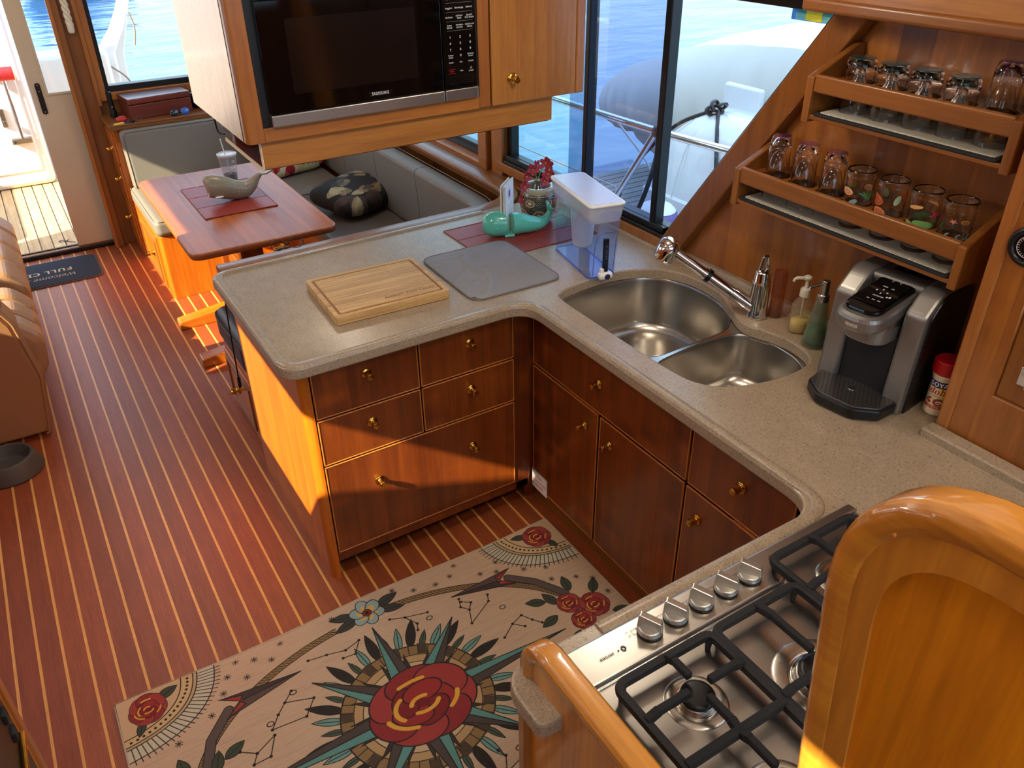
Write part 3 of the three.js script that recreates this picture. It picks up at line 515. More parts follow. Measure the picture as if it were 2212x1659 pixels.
{
  // tall upside-down glasses with iridescent bases
  const tall = (label, z, y, h) => {
    const t = thing('tall_glass', label, 'glass', [1.885, y, z], 0);
    loc(t, 'glass_body', cupWall(h, 0.0345, 0.03, 0.0022, 0.012), M.glass);
    loc(t, 'iridescent_base', lathe([[0, 0], [0.024, 0], [0.0255, 0.001], [0.024, 0.002], [0, 0.0018]], 32), glassPurple, [0, h + 0.0006, 0]);
    loc(t, 'inner_dome', lathe(Array.from({ length: 11 }, (_, k) => { const a = k / 10 * Math.PI / 2; return [0.0315 * Math.cos(a) + 0.0001, h * 0.3 + (h * 0.5) * Math.sin(a)]; }).concat(Array.from({ length: 11 }, (_, k) => { const a = (1 - k / 10) * Math.PI / 2; return [0.0305 * Math.cos(a) + 0.0001, h * 0.3 + (h * 0.5 - 0.001) * Math.sin(a)]; })), 32), M.glass);
    return t;
  };
  const g1 = tall('tall upturned glass with purple base, nearest the slanted window trim', LOW[0], 1.2787, 0.178);
  copy(g1, [1.885, 1.2787, LOW[1]], 'tall upturned glass with purple base, between two other tall glasses');
  copy(g1, [1.885, 1.2787, LOW[2]], 'tall upturned glass with purple base, beside the starfish and fern tumbler');
  copy(g1, [1.885, 1.5667, UP[4]], 'tall upturned glass with dark red base, in the rack of clear tumblers');
  // short clear tumblers with teal bases in the rack under the locker
  const s0 = thing('clear_tumbler', 'clear upturned tumbler with teal base, first in row beside the slanted trim', 'glass', [1.885, 1.5667, UP[0]]);
  loc(s0, 'glass_body', cupWall(0.132, 0.0335, 0.0375, 0.0022, 0.01), M.glass);
  loc(s0, 'teal_base', lathe([[0, 0], [0.031, 0], [0.032, 0.001], [0.03, 0.002], [0, 0.0018]], 32), glassTeal, [0, 0.1326, 0]);
  loc(s0, 'inner_pedestal', lathe([[0.0001, 0.118], [0.012, 0.117], [0.014, 0.09], [0.02, 0.075], [0.03, 0.06], [0.029, 0.06], [0.019, 0.074], [0.0128, 0.09], [0.0001, 0.112]], 28), M.glass);
  ['clear upturned tumbler with teal base, second in row from the slanted trim', 'clear upturned tumbler with teal base, third in row from the slanted trim', 'clear upturned tumbler with teal base, beside the red-based tall glass'].forEach((l, k) => copy(s0, [1.885, 1.5667, UP[k + 1]], l));
  // shell printed tumblers: thick wall, flat printed motifs of their own
  const motif = (kind) => canvasTex(512, 256, (g, w, h) => {
    g.clearRect(0, 0, w, h);
    const star = (x, y, r, c) => { g.fillStyle = c; g.beginPath(); for (let k = 0; k < 10; k++) { const a = k * Math.PI / 5 + 0.3, q = k % 2 ? r * 0.36 : r; g.lineTo(x + q * Math.cos(a), y + q * Math.sin(a)); } g.fill(); };
    const shell = (x, y, r, c, d) => { g.fillStyle = c; g.beginPath(); g.ellipse(x, y, r, r * 0.8, 0.4, 0, 7); g.fill(); g.strokeStyle = d; g.lineWidth = 5; g.beginPath(); for (let a = 0; a < 14; a += 0.3) { const q = r * 0.75 * (1 - a / 15); g.lineTo(x + q * Math.cos(a), y + q * 0.8 * Math.sin(a)); } g.stroke(); };
    const fern = (x, y, s, c) => { g.strokeStyle = c; g.lineWidth = 8; for (let k = -3; k <= 3; k++) { g.beginPath(); g.moveTo(x, y); g.quadraticCurveTo(x + k * 8 * s, y - 40 * s, x + k * 18 * s, y - (90 - Math.abs(k) * 8) * s); g.stroke(); } };
    for (let q = 0; q < 2; q++) { const o = q * 256;
      if (kind === 0) { fern(o + 50, 190, 1.1, '#5c9a58'); star(o + 70, 215, 30, '#d8606a'); shell(o + 170, 120, 40, '#d9a27e', '#9c5f42'); g.fillStyle = '#7d9aa0'; g.beginPath(); g.ellipse(o + 215, 210, 18, 36, 0.6, 0, 7); g.fill(); }
      if (kind === 1) { shell(o + 80, 110, 60, '#b5562f', '#7a2f16'); shell(o + 120, 205, 44, '#cf7a4c', '#8f4424'); g.fillStyle = '#a9c89a'; g.beginPath(); g.ellipse(o + 215, 90, 18, 44, 0.2, 0, 7); g.fill(); }
      if (kind === 2) { star(o + 190, 120, 46, '#d2455a'); g.fillStyle = '#6fa35a'; g.beginPath(); g.ellipse(o + 130, 205, 60, 30, 0.2, 0, 7); g.fill(); fern(o + 40, 245, 0.6, '#86b06c'); g.fillStyle = '#d8a463'; g.beginPath(); g.ellipse(o + 70, 70, 44, 16, -0.3, 0, 7); g.fill(); }
      if (kind === 3) { star(o + 180, 120, 34, '#c9554e'); star(o + 40, 90, 26, '#d98a7a'); g.strokeStyle = '#7fa6b0'; g.lineWidth = 10; for (let k = 0; k < 4; k++) { g.beginPath(); g.arc(o + 40 + k * 56, 215, 24, 0.4, 4.4); g.stroke(); } shell(o + 100, 90, 24, '#d3a04e', '#8e6427'); } }
  });
  const shellGlass = (kind, label, z) => {
    const t = thing('shell_tumbler', label, 'glass', [1.885, 1.2787, z], kind * 0.7 + 2.4);
    const H = 0.156;
    loc(t, 'glass_body', lathe([[0, 0], [0.031, 0], [0.034, 0.003], [0.0365, 0.1], [0.0365, 0.137], [0.0385, 0.14], [0.0388, 0.15], [0.037, H], [0.034, H], [0.0325, 0.15], [0.0335, 0.138], [0.034, 0.13], [0.0315, 0.012], [0.028, 0.009], [0, 0.0088]], 40), M.glass);
    const tx = motif(kind), pm = P({ map: tx, alphaMap: null, transparent: true, alphaTest: 0.5, roughness: 0.5, side: THREE.DoubleSide });
    loc(t, 'printed_motif', new THREE.CylinderGeometry(0.0369, 0.0364, 0.075, 40, 1, true).translate(0, 0.099, 0), pm);
    return t;
  };
  shellGlass(0, 'thick rimmed tumbler printed with green fern and pink starfish', LOW[3]);
  shellGlass(1, 'thick rimmed tumbler printed with large orange spiral shells', LOW[4]);
  shellGlass(2, 'thick rimmed tumbler printed with green turtle and red starfish', LOW[5]);
  shellGlass(3, 'thick rimmed tumbler printed with blue seahorses and small starfish', LOW[6]);
}
// ---------- cabinet at the forward end of the counter ----------
{
  const c = thing('tall_locker', 'tall cherry locker with recessed panel standing beside the seasoning shaker', 'cabinet', [1.88, 0.906, -0.4]);
  pw(c, 'locker_front', ext('zy', [[-0.835, 0.906], [0.1, 0.906], [0.1, 1.79], [-0.835, 1.79]], 1.77, 1.79, 0.003, [[[-0.76, 1.062], [-0.2, 1.062], [-0.2, 1.7], [-0.76, 1.7]]]), M.wall, 'y');
  pw(c, 'corner_post', bx(1.766, 1.8, 0.906, 1.79, -0.866, -0.833, 0.007), M.honeySolid, 'y');
  pw(c, 'locker_side', bx(1.795, 1.978, 0.906, 1.79, -0.86, -0.84, 0.001), M.wall, 'y');
  const fr = pw(c, 'door_frame', frameRing('zy', [[-0.76, 1.062], [-0.2, 1.062], [-0.2, 1.7], [-0.76, 1.7]], [[-0.7, 1.115], [-0.26, 1.115], [-0.26, 1.64], [-0.7, 1.64]], 1.776, 1.8, 0.004), M.trim, 'y');
  pw(c, 'door_panel', bx(1.795, 1.805, 1.07, 1.69, -0.75, -0.21, 0.001), M.cherry, 'y');
  part(fr, 'hinge', merge([bx(1.768, 1.776, 1.115, 1.16, -0.722, -0.7, 0.002), rod([1.767, 1.112, -0.7], [1.767, 1.163, -0.7], 0.004)]), M.chrome);
  const g = thing('round_gauge', 'round black rimmed gauge on the locker front', 'gauge', [1.769, 1.42, -0.79]);
  const ft = canvasTex(256, 256, (q, w) => { q.fillStyle = '#0d0d0e'; q.fillRect(0, 0, w, w); q.strokeStyle = '#d9d9d9'; q.lineWidth = 6; q.beginPath(); q.arc(128, 128, 92, 0, 7); q.stroke(); q.lineWidth = 4; for (let k = 0; k < 24; k++) { const a = k * 0.2618; q.beginPath(); q.moveTo(128 + 70 * Math.cos(a), 128 + 70 * Math.sin(a)); q.lineTo(128 + 88 * Math.cos(a), 128 + 88 * Math.sin(a)); q.stroke(); } q.beginPath(); q.moveTo(128, 128); q.lineTo(80, 80); q.stroke(); });
  loc(g, 'bezel', lathe([[0.03, 0], [0.043, 0], [0.044, 0.006], [0.04, 0.012], [0.033, 0.013], [0.03, 0.008]], 36).rotateZ(Math.PI / 2), M.black, [0, 0.0, 0]);
  loc(g, 'dial', new THREE.CircleGeometry(0.032, 36), decalMat(ft, { roughness: 0.1 }), [-0.007, 0, 0], [0, -Math.PI / 2, 0]);
  solo('outlet_cover', 'rounded grey cover on the wall between rack and tall locker', 'cover', ext('zy', roundPoly([[-1.0, 1.25], [-0.93, 1.25], [-0.93, 1.345], [-1.0, 1.345]], [0.02, 0.003, 0.003, 0.02]), 1.962, 1.98, 0.006), plain(0x3d464c, 0.5));
}
// ---------- stairway side panel ----------
{
  const t = thing('stair_side_panel', 'varnished amber wood stair panel with rounded cap rail beside the cooktop', 'panel', [0.52, 0, -0.2]);
  const prof = roundPoly([[-0.8, 0.85], [-0.795, 0.985], [-0.23, 0.985], [-0.294, 1.7], [0.9, 1.7]], [0, 0.075, 0.1, 0.13, 0], 12);
  const poly = prof.slice(); poly.unshift([-0.8, 0.0]); poly.push([0.9, 0.0]);
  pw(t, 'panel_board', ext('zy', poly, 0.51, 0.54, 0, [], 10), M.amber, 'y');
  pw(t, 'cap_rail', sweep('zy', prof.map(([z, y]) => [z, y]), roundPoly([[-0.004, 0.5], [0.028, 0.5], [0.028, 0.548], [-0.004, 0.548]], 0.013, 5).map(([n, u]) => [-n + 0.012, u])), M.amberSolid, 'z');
  const inner = roundPoly([[-0.2, 1.0], [-0.258, 1.664], [0.9, 1.664], [0.9, 1.0]], [0.02, 0.1, 0, 0], 10);
  const outer = roundPoly([[-0.235, 1.0], [-0.294, 1.7], [0.9, 1.7], [0.9, 1.0]], [0.0, 0.14, 0, 0], 12);
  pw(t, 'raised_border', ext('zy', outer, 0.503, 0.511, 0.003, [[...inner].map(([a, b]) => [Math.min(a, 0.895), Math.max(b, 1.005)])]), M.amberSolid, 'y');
  pw(t, 'end_post', bx(0.496, 0.518, 0, 0.862, -0.81, -0.784, 0.006), M.honeySolid, 'y');
}
// ---------- locker edge in the near corner at the port side ----------
{
  const t = thing('switch_panel_locker', 'wood cornered locker with dark switch panel at the port side', 'cabinet', [-0.6, 0, -0.6]);
  pw(t, 'locker_box', bx(-1.19, -0.302, 0, 1.15, -1.335, 0.6, 0.002), M.amber, 'y');
  pw(t, 'corner_post', bx(-0.33, -0.297, 0, 1.16, -1.346, -1.312, 0.006), M.honeySolid, 'y');
  const p = part(t, 'switch_panel', bx(-0.303, -0.299, 0.1, 0.99, -1.285, 0.3, 0.001), M.black);
  part(p, 'brass_bar', rod([-0.294, 0.765, -1.277], [-0.294, 0.765, -0.9], 0.006), M.brass);
  for (let i = 0; i < 3; i++) part(p, 'rocker_switch', bx(-0.302, -0.293, 0.79 + i * 0.05, 0.815 + i * 0.05, -1.262, -1.235, 0.003), M.blackMatte);
}
// ---------- cooktop ----------
{
  const c = thing('gas_cooktop', 'stainless steel gas cooktop with five silver knobs set into the countertop', 'cooktop', [0.95, 0.905, -0.5]);
  pu(c, 'base_plate', bx(0.575, 1.335, 0.905, 0.9155, -0.779, -0.235, 0.004), M.steel);
  const strip = roundPoly([[0.575, -0.78], [1.336, -0.78], [1.336, -0.757], [1.062, -0.757], [1.05, -0.697], [0.575, -0.697]], [0.006, 0.006, 0, 0.02, 0.02, 0], 6);
  const p = pu(c, 'control_strip', ext('xz', strip, 0.914, 0.9245, 0.004), M.steel);
  pu(c, 'well_step', sweep('xz', roundPoly([[0.58, -0.692], [1.054, -0.692], [1.067, -0.752], [1.33, -0.752]], [0, 0.02, 0.02, 0], 6), roundProf(-0.004, 0.003, 0.914, 0.9185, 0.002)), M.steelFine);
  const kb = lathe([[0, 0], [0.0235, 0], [0.024, 0.004], [0.0235, 0.0045]], 32), ks = lathe([[0.0235, 0.0045], [0.0225, 0.009], [0.021, 0.012], [0.019, 0.0135], [0, 0.014]], 32);
  const kg = ext('xy', roundPoly([[-0.0235, 0.0], [0.0235, 0.0], [0.0205, 0.02], [-0.0215, 0.03]], [0, 0, 0.004, 0.004]), -0.0075, 0.0075, 0.002).translate(0, 0.011, 0);
  const icon = (k) => canvasTex(160, 96, (g, w, h) => { g.clearRect(0, 0, w, h); g.strokeStyle = '#241f1c'; g.lineWidth = 4; g.strokeRect(14, 24, 64, 48); const q = [[26, 62], [26, 36], [46, 48], [66, 36], [66, 62]][k]; g.beginPath(); g.arc(q[0] - 2, q[1], 8, 0, 7); g.stroke(); g.fillStyle = '#241f1c'; g.font = 'bold 22px sans-serif'; g.fillText('HI', 104, 40); g.fillText('LO', 104, 80); });
  const silver = P({ color: 0xd8d4c8, metalness: 0.85, roughness: 0.28 });
  [0.738, 0.8, 0.864, 0.928, 0.99].forEach((x, i) => {
    const k = loc(p, 'control_knob', merge([ks.clone(), kg.clone()]), silver, [x - 0, 0.925, -0.738], [0, -0.95, 0]);
    loc(k, 'knob_skirt', kb, M.black);
    loc(p, 'burner_icon', new THREE.PlaneGeometry(0.035, 0.021), decalMat(icon(i), { transparent: true, roughness: 0.4 }), [x - 0.03, 0.9251, -0.752], [-Math.PI / 2, 0, Math.PI]);
  });
  const logo = canvasTex(512, 128, (g, w, h) => { g.clearRect(0, 0, w, h); g.fillStyle = '#1d1917'; g.font = 'bold 74px sans-serif'; g.textAlign = 'right'; g.fillText('verona', w - 12, 92); g.beginPath(); g.arc(172, 70, 14, 0, 7); g.fill(); g.lineWidth = 20; g.strokeStyle = '#1d1917'; g.beginPath(); g.ellipse(84, 66, 30, 36, 0, 0, 7); g.stroke(); });
  loc(p, 'brand_lettering', new THREE.PlaneGeometry(0.064, 0.016), decalMat(logo, { transparent: true, roughness: 0.4 }), [0.652, 0.9251, -0.733], [-Math.PI / 2, 0, Math.PI]);
  for (const [x, z, s] of [[0.712, -0.585, 1.2], [0.712, -0.392, 1.3], [0.928, -0.5, 1.95], [1.152, -0.64, 1.2], [1.152, -0.4, 1.25]]) {
    const b = part(c, 'burner', lathe([[0.046, 0], [0.043, 0.003], [0.034, 0.004], [0.03, 0.001], [0.027, 0.001], [0.026, 0.012], [0.024, 0.013], [0, 0.013]], 36).scale(s, 1, s).translate(x, 0.9155, z), M.steelFine);
    part(b, 'burner_cap', lathe([[0.0005, 0.0235], [0.02, 0.0235], [0.0245, 0.021], [0.025, 0.016], [0.0245, 0.013], [0, 0.0125]], 32).scale(s * (s > 1.5 ? 0.95 : 1), 1, s * (s > 1.5 ? 0.95 : 1)).translate(x, 0.9155, z), M.black);
    if (s > 1.5) part(b, 'burner_ring', lathe([[0.074, 0.0], [0.071, 0.0035], [0.062, 0.0035], [0.058, 0.001]], 40).translate(x, 0.9155, z), M.steelFine);
  }
}
{
  const Y = 0.954, w = 0.0155, h = 0.016;
  const grate = (label, x0, x1, z0, z1, burners, cross) => {
    const t = thing('pan_grate', label, 'grate', [(x0 + x1) / 2, 0.917, (z0 + z1) / 2]);
    const cor = [[x0, z0], [x1, z0], [x1, z1], [x0, z1]];
    const fr = roundPoly(cor, 0.02, 4);
    part(t, 'frame', sweep('xz', fr, roundProf(-w / 2, w / 2, Y - h, Y, 0.004, 2), true), M.iron);
    for (const [x, z] of [[x0 + 0.008, z0 + 0.008], [x1 - 0.008, z0 + 0.008], [x0 + 0.008, z1 - 0.008], [x1 - 0.008, z1 - 0.008]]) part(t, 'foot', lathe([[0, 0.917], [0.005, 0.917], [0.007, 0.945], [0, 0.946]], 10).translate(x, 0, z), M.iron);
    const f = (a, b) => part(t, 'finger', merge([bar([a[0], Y - 0.005, a[1]], [a[0] + (b[0] - a[0]) * 0.3, Y + 0.004, a[1] + (b[1] - a[1]) * 0.3], w * 0.95, h, 0.003), bar([a[0] + (b[0] - a[0]) * 0.26, Y + 0.003, a[1] + (b[1] - a[1]) * 0.26], [b[0], Y + 0.003, b[1]], w * 0.85, h * 0.9, 0.003)]), M.iron);
    for (const [x, z, r] of burners) {
      f([x0, z], [x - r, z]); f([x1, z], [x + r, z]);
      if (Math.abs(z0 - z) < Math.abs(cross - z) || !cross) f([x, z0], [x, z - r]); else f([x, cross], [x, z - r]);
      if (Math.abs(z1 - z) < Math.abs(cross - z) || !cross) f([x, z1], [x, z + r]); else f([x, cross], [x, z + r]);
    }
    if (cross) part(t, 'crossbar', merge([bar([x0, Y - 0.004, cross], [x1, Y - 0.004, cross], w, h, 0.003)]), M.iron);
  };
  grate('black iron pan grate over the burners beside the stair panel rail', 0.6, 0.812, -0.664, -0.3, [[0.712, -0.585, 0.022], [0.712, -0.392, 0.024]], -0.492);
  grate('black iron pan grate over the large middle burner', 0.82, 1.03, -0.664, -0.3, [[0.928, -0.5, 0.035]], 0);
  grate('black iron pan grate partly hidden behind the amber panel, nearest the locker', 1.04, 1.28, -0.735, -0.3, [[1.152, -0.64, 0.024], [1.152, -0.4, 0.026]], -0.52);
}
// ---------- coffee maker ----------
{
  const t = thing('coffee_maker', 'grey and black single cup coffee maker with perforated drip tray', 'coffee maker', [1.83, 0.905, -1.085], 0.13);
  // own axes: front towards -x, width along z (own), up y; width 0.245, depth 0.33
  const silver = P({ color: 0x928f8a, metalness: 0.75, roughness: 0.36 });
  const prof = (x0) => roundPoly([[x0, 0], [0.2, 0], [0.2, 0.235], [0.12, 0.315], [-0.03, 0.325], [x0 + 0.012, 0.275]], [0.004, 0.01, 0.08, 0.06, 0.08, 0.03], 8);
  const side = (z0, z1) => ext('xy', prof(-0.105), z0, z1, 0.008);
  loc(t, 'side_column', side(-0.122, -0.066), silver); loc(t, 'side_column', side(0.066, 0.122), silver);
  loc(t, 'tank_shell', ext('xy', prof(-0.03).map(([x, y]) => [x, y * 0.985]), -0.066, 0.066, 0.001), P({ color: 0x6f6c69, metalness: 0.7, roughness: 0.4 }));
  loc(t, 'side_cover', ext('xy', prof(-0.085).map(([x, y]) => [x, y * 0.97]), 0.12, 0.127, 0.003), M.black); loc(t, 'side_cover', ext('xy', prof(-0.085).map(([x, y]) => [x, y * 0.97]), -0.127, -0.12, 0.003), M.black);
  loc(t, 'cup_recess', bx(-0.09, -0.03, 0.03, 0.2, -0.066, 0.066, 0.004), M.blackMatte);
  const headShape = roundPoly([[-0.19, -0.062], [-0.19, 0.062], [0.1, 0.056], [0.1, -0.056]], [0.055, 0.055, 0.01, 0.01], 10);
  const head = loc(t, 'brew_head', merge([ext('xz', headShape, 0.255, 0.3, 0.012).rotateZ(0.1), ext('xz', roundPoly([[-0.165, -0.058], [-0.165, 0.058], [-0.03, 0.058], [-0.03, -0.058]], [0.052, 0.052, 0, 0], 10), 0.19, 0.262, 0.006)]), silver);
  loc(head, 'head_band', ext('xz', roundPoly([[-0.168, -0.06], [-0.168, 0.06], [-0.03, 0.06], [-0.03, -0.06]], [0.053, 0.053, 0, 0], 10), 0.232, 0.254, 0.002), M.steel);
  const pt = canvasTex(512, 512, (g, w, h) => {
    g.fillStyle = '#0a0a0b'; g.fillRect(0, 0, w, h); g.fillStyle = '#e6e6e6'; g.textAlign = 'center'; g.font = 'bold 22px sans-serif';
    for (const [x, y] of [[150, 300], [230, 270], [250, 330], [330, 300], [390, 360]]) { g.beginPath(); g.arc(x, y, 11, 0, 7); g.fill(); }
    g.fillText('STRONG', 200, 228); g.fillText('ICED', 330, 232); g.fillText('DOSE SELECTION', 270, 388);
    g.beginPath(); g.moveTo(430, 330); g.lineTo(455, 362); g.lineTo(405, 362); g.fill(); g.beginPath(); g.arc(200, 110, 14, 0, 7); g.lineWidth = 3; g.strokeStyle = '#e6e6e6'; g.stroke(); g.beginPath(); g.arc(330, 110, 12, 0, 7); g.stroke(); g.fillText('8 oz', 180, 450); g.fillText('10 oz', 270, 450); g.fillText('12 oz', 360, 450);
  });
  const cap = loc(head, 'control_panel', ext('xz', roundPoly([[-0.165, -0.047], [-0.165, 0.047], [0.115, 0.05], [0.115, -0.05]], [0.034, 0.034, 0.02, 0.02], 8), 0.296, 0.313, 0.005).rotateZ(0.1).translate(0, -0.002, 0), M.blackGloss);
  loc(cap, 'panel_print', new THREE.PlaneGeometry(0.08, 0.17).applyMatrix4(new THREE.Matrix4().makeBasis(V(0, 0, 1), V(1, 0, 0), V(0, 1, 0))).translate(-0.045, 0.3135, 0).rotateZ(0.1).translate(0, -0.002, 0), decalMat(pt, { roughness: 0.1 }));
  const lt = canvasTex(256, 48, (g, w, h) => { g.fillStyle = '#a8a5a0'; g.fillRect(0, 0, w, h); g.fillStyle = '#e8e6e2'; g.font = 'bold 38px sans-serif'; g.textAlign = 'center'; g.fillText('KEURIG', w / 2, 38, w - 20); });
  loc(head, 'brand_lettering', new THREE.CylinderGeometry(0.0558, 0.0558, 0.0125, 20, 1, true, Math.PI * 1.5 - 0.52, 1.04).translate(-0.135, 0.277, 0).rotateZ(0.1), decalMat(lt, { metalness: 0.5, roughness: 0.4 }));
  const tr = loc(t, 'drip_tray', ext('xz', roundPoly([[-0.215, -0.05], [-0.215, 0.05], [-0.17, 0.105], [-0.06, 0.115], [-0.06, -0.115], [-0.17, -0.105]], [0.04, 0.04, 0.03, 0, 0, 0.03], 8), 0.002, 0.034, 0.006), M.black);
  loc(tr, 'tray_rim', ext('xz', roundPoly([[-0.209, -0.048], [-0.209, 0.048], [-0.167, 0.1], [-0.062, 0.11], [-0.062, -0.11], [-0.167, -0.1]], [0.04, 0.04, 0.03, 0, 0, 0.03], 8), 0.033, 0.0375, 0.0015), P({ color: 0x6b6865, metalness: 0.85, roughness: 0.4 }));
  const hl = [], hg = new THREE.CylinderGeometry(0.0022, 0.0022, 0.0006, 6); let nh = 0;
  for (let i = 0; i < 12; i++) for (let j = -8; j <= 8; j++) { const x = -0.2 + i * 0.0115, z = (j + (i % 2) * 0.5) * 0.0115; const lim = 0.045 + Math.min(1, (x + 0.21) / 0.05) * 0.055; if (Math.abs(z) < lim && Math.hypot(x + 0.13, z) > 0.014) { hl.push(hg.clone().translate(x, 0.0377, z)); nh++; } }
  const ho = loc(tr, 'tray_holes', merge(hl), M.black); ho.userData.kind = 'stuff';
  loc(tr, 'centre_hole', lathe([[0.0, 0.0005], [0.007, 0.0005], [0.0085, 0.001], [0.01, 0.0006], [0.0105, 0]], 20), M.steelFine, [-0.13, 0.0375, 0]);
}
// ---------- soap bottles ----------
{
  const t = thing('soap_bottle', 'clear plastic pump bottle with pale yellow soap beside the small sink bowl', 'soap dispenser', [1.885, 0.905, -1.405], 2.6);
  const bp = [[0, 0], [0.026, 0], [0.03, 0.004], [0.0305, 0.03], [0.029, 0.05], [0.0325, 0.075], [0.031, 0.095], [0.02, 0.112], [0.0125, 0.116], [0.0125, 0.124]];
  loc(t, 'bottle_body', lathe(bp, 32).scale(1, 1, 0.72), P({ color: 0xefe8cf, roughness: 0.08, transmission: 0.88, thickness: 0, ior: 1.45 }));
  loc(t, 'liquid', lathe([[0, 0.003], [0.0275, 0.005], [0.0283, 0.03], [0.0272, 0.044], [0, 0.044]], 28).scale(1, 1, 0.7), plain(0xeede9a, 0.3));
  const lt = canvasTex(128, 160, (g, w, h) => { g.clearRect(0, 0, w, h); g.fillStyle = 'rgba(90,90,90,0.85)'; for (let i = 0; i < 9; i++) g.fillRect(14, 14 + i * 11, 60 + (i * 37) % 40, 4); g.fillStyle = '#f4f4f0'; g.fillRect(60, 118, 56, 34); g.fillStyle = '#222'; for (let i = 0; i < 12; i++) g.fillRect(64 + i * 4, 122, 1 + (i % 3), 26); });
  loc(t, 'back_label', new THREE.PlaneGeometry(0.036, 0.046), decalMat(lt, { transparent: true }), [0, 0.055, 0.0225]);
  const pm = P({ color: 0xf1ecd6, roughness: 0.4, transmission: 0.25, thickness: 0 });
  loc(t, 'pump_collar', lathe([[0.0135, 0.119], [0.016, 0.12], [0.0155, 0.142], [0.012, 0.147], [0.006, 0.148], [0.0045, 0.175], [0, 0.175]], 24), pm);
  loc(t, 'pump_nozzle', merge([rod([-0.002, 0.178, 0], [0.034, 0.179, 0], 0.005), tube([[0.03, 0.179, 0], [0.038, 0.176, 0], [0.041, 0.168, 0]], 0.004, 8, 8), lathe([[0, 0.172], [0.012, 0.173], [0.012, 0.182], [0.007, 0.186], [0, 0.186]], 20)]), pm);
  loc(t, 'dip_tube', rod([0, 0.005, 0], [0.002, 0.12, 0], 0.002, 8), pm);
  const s = thing('soap_dispenser', 'conical frosted green glass dispenser with silver pump beside the coffee maker', 'soap dispenser', [1.862, 0.905, -1.325], 2.75);
  loc(s, 'bottle_body', lathe([[0, 0.004], [0.03, 0.004], [0.036, 0.0], [0.037, 0.006], [0.0345, 0.02], [0.02, 0.13], [0.0165, 0.148], [0.0145, 0.148], [0.018, 0.13], [0.032, 0.02], [0.03, 0.01], [0, 0.008]], 36), P({ color: 0xdfe8da, roughness: 0.22, transmission: 0.92, thickness: 0 }));
  loc(s, 'liquid', lathe([[0, 0.009], [0.0295, 0.011], [0.0315, 0.02], [0.0262, 0.058], [0, 0.058]], 32), plain(0x3f7a4a, 0.3));
  loc(s, 'pump_collar', lathe([[0.017, 0.143], [0.018, 0.144], [0.0175, 0.162], [0.014, 0.165], [0.0125, 0.166], [0.012, 0.205], [0.0115, 0.208], [0, 0.209]], 28), M.steelFine);
  loc(s, 'pump_nozzle', merge([rod([0, 0.198, 0], [0.045, 0.19, 0], 0.004), rod([0.044, 0.191, 0], [0.047, 0.184, 0], 0.0035)]), M.steelFine);
  const ob = thing('amber_bottle', 'translucent amber plastic bottle standing behind the faucet', 'bottle', [1.905, 0.904, -1.518]);
  loc(ob, 'bottle_body', lathe([[0, 0], [0.02, 0], [0.021, 0.003], [0.021, 0.15], [0.0195, 0.155]], 28), P({ color: 0xe0a880, roughness: 0.06, transmission: 0.9, thickness: 0 }));
}
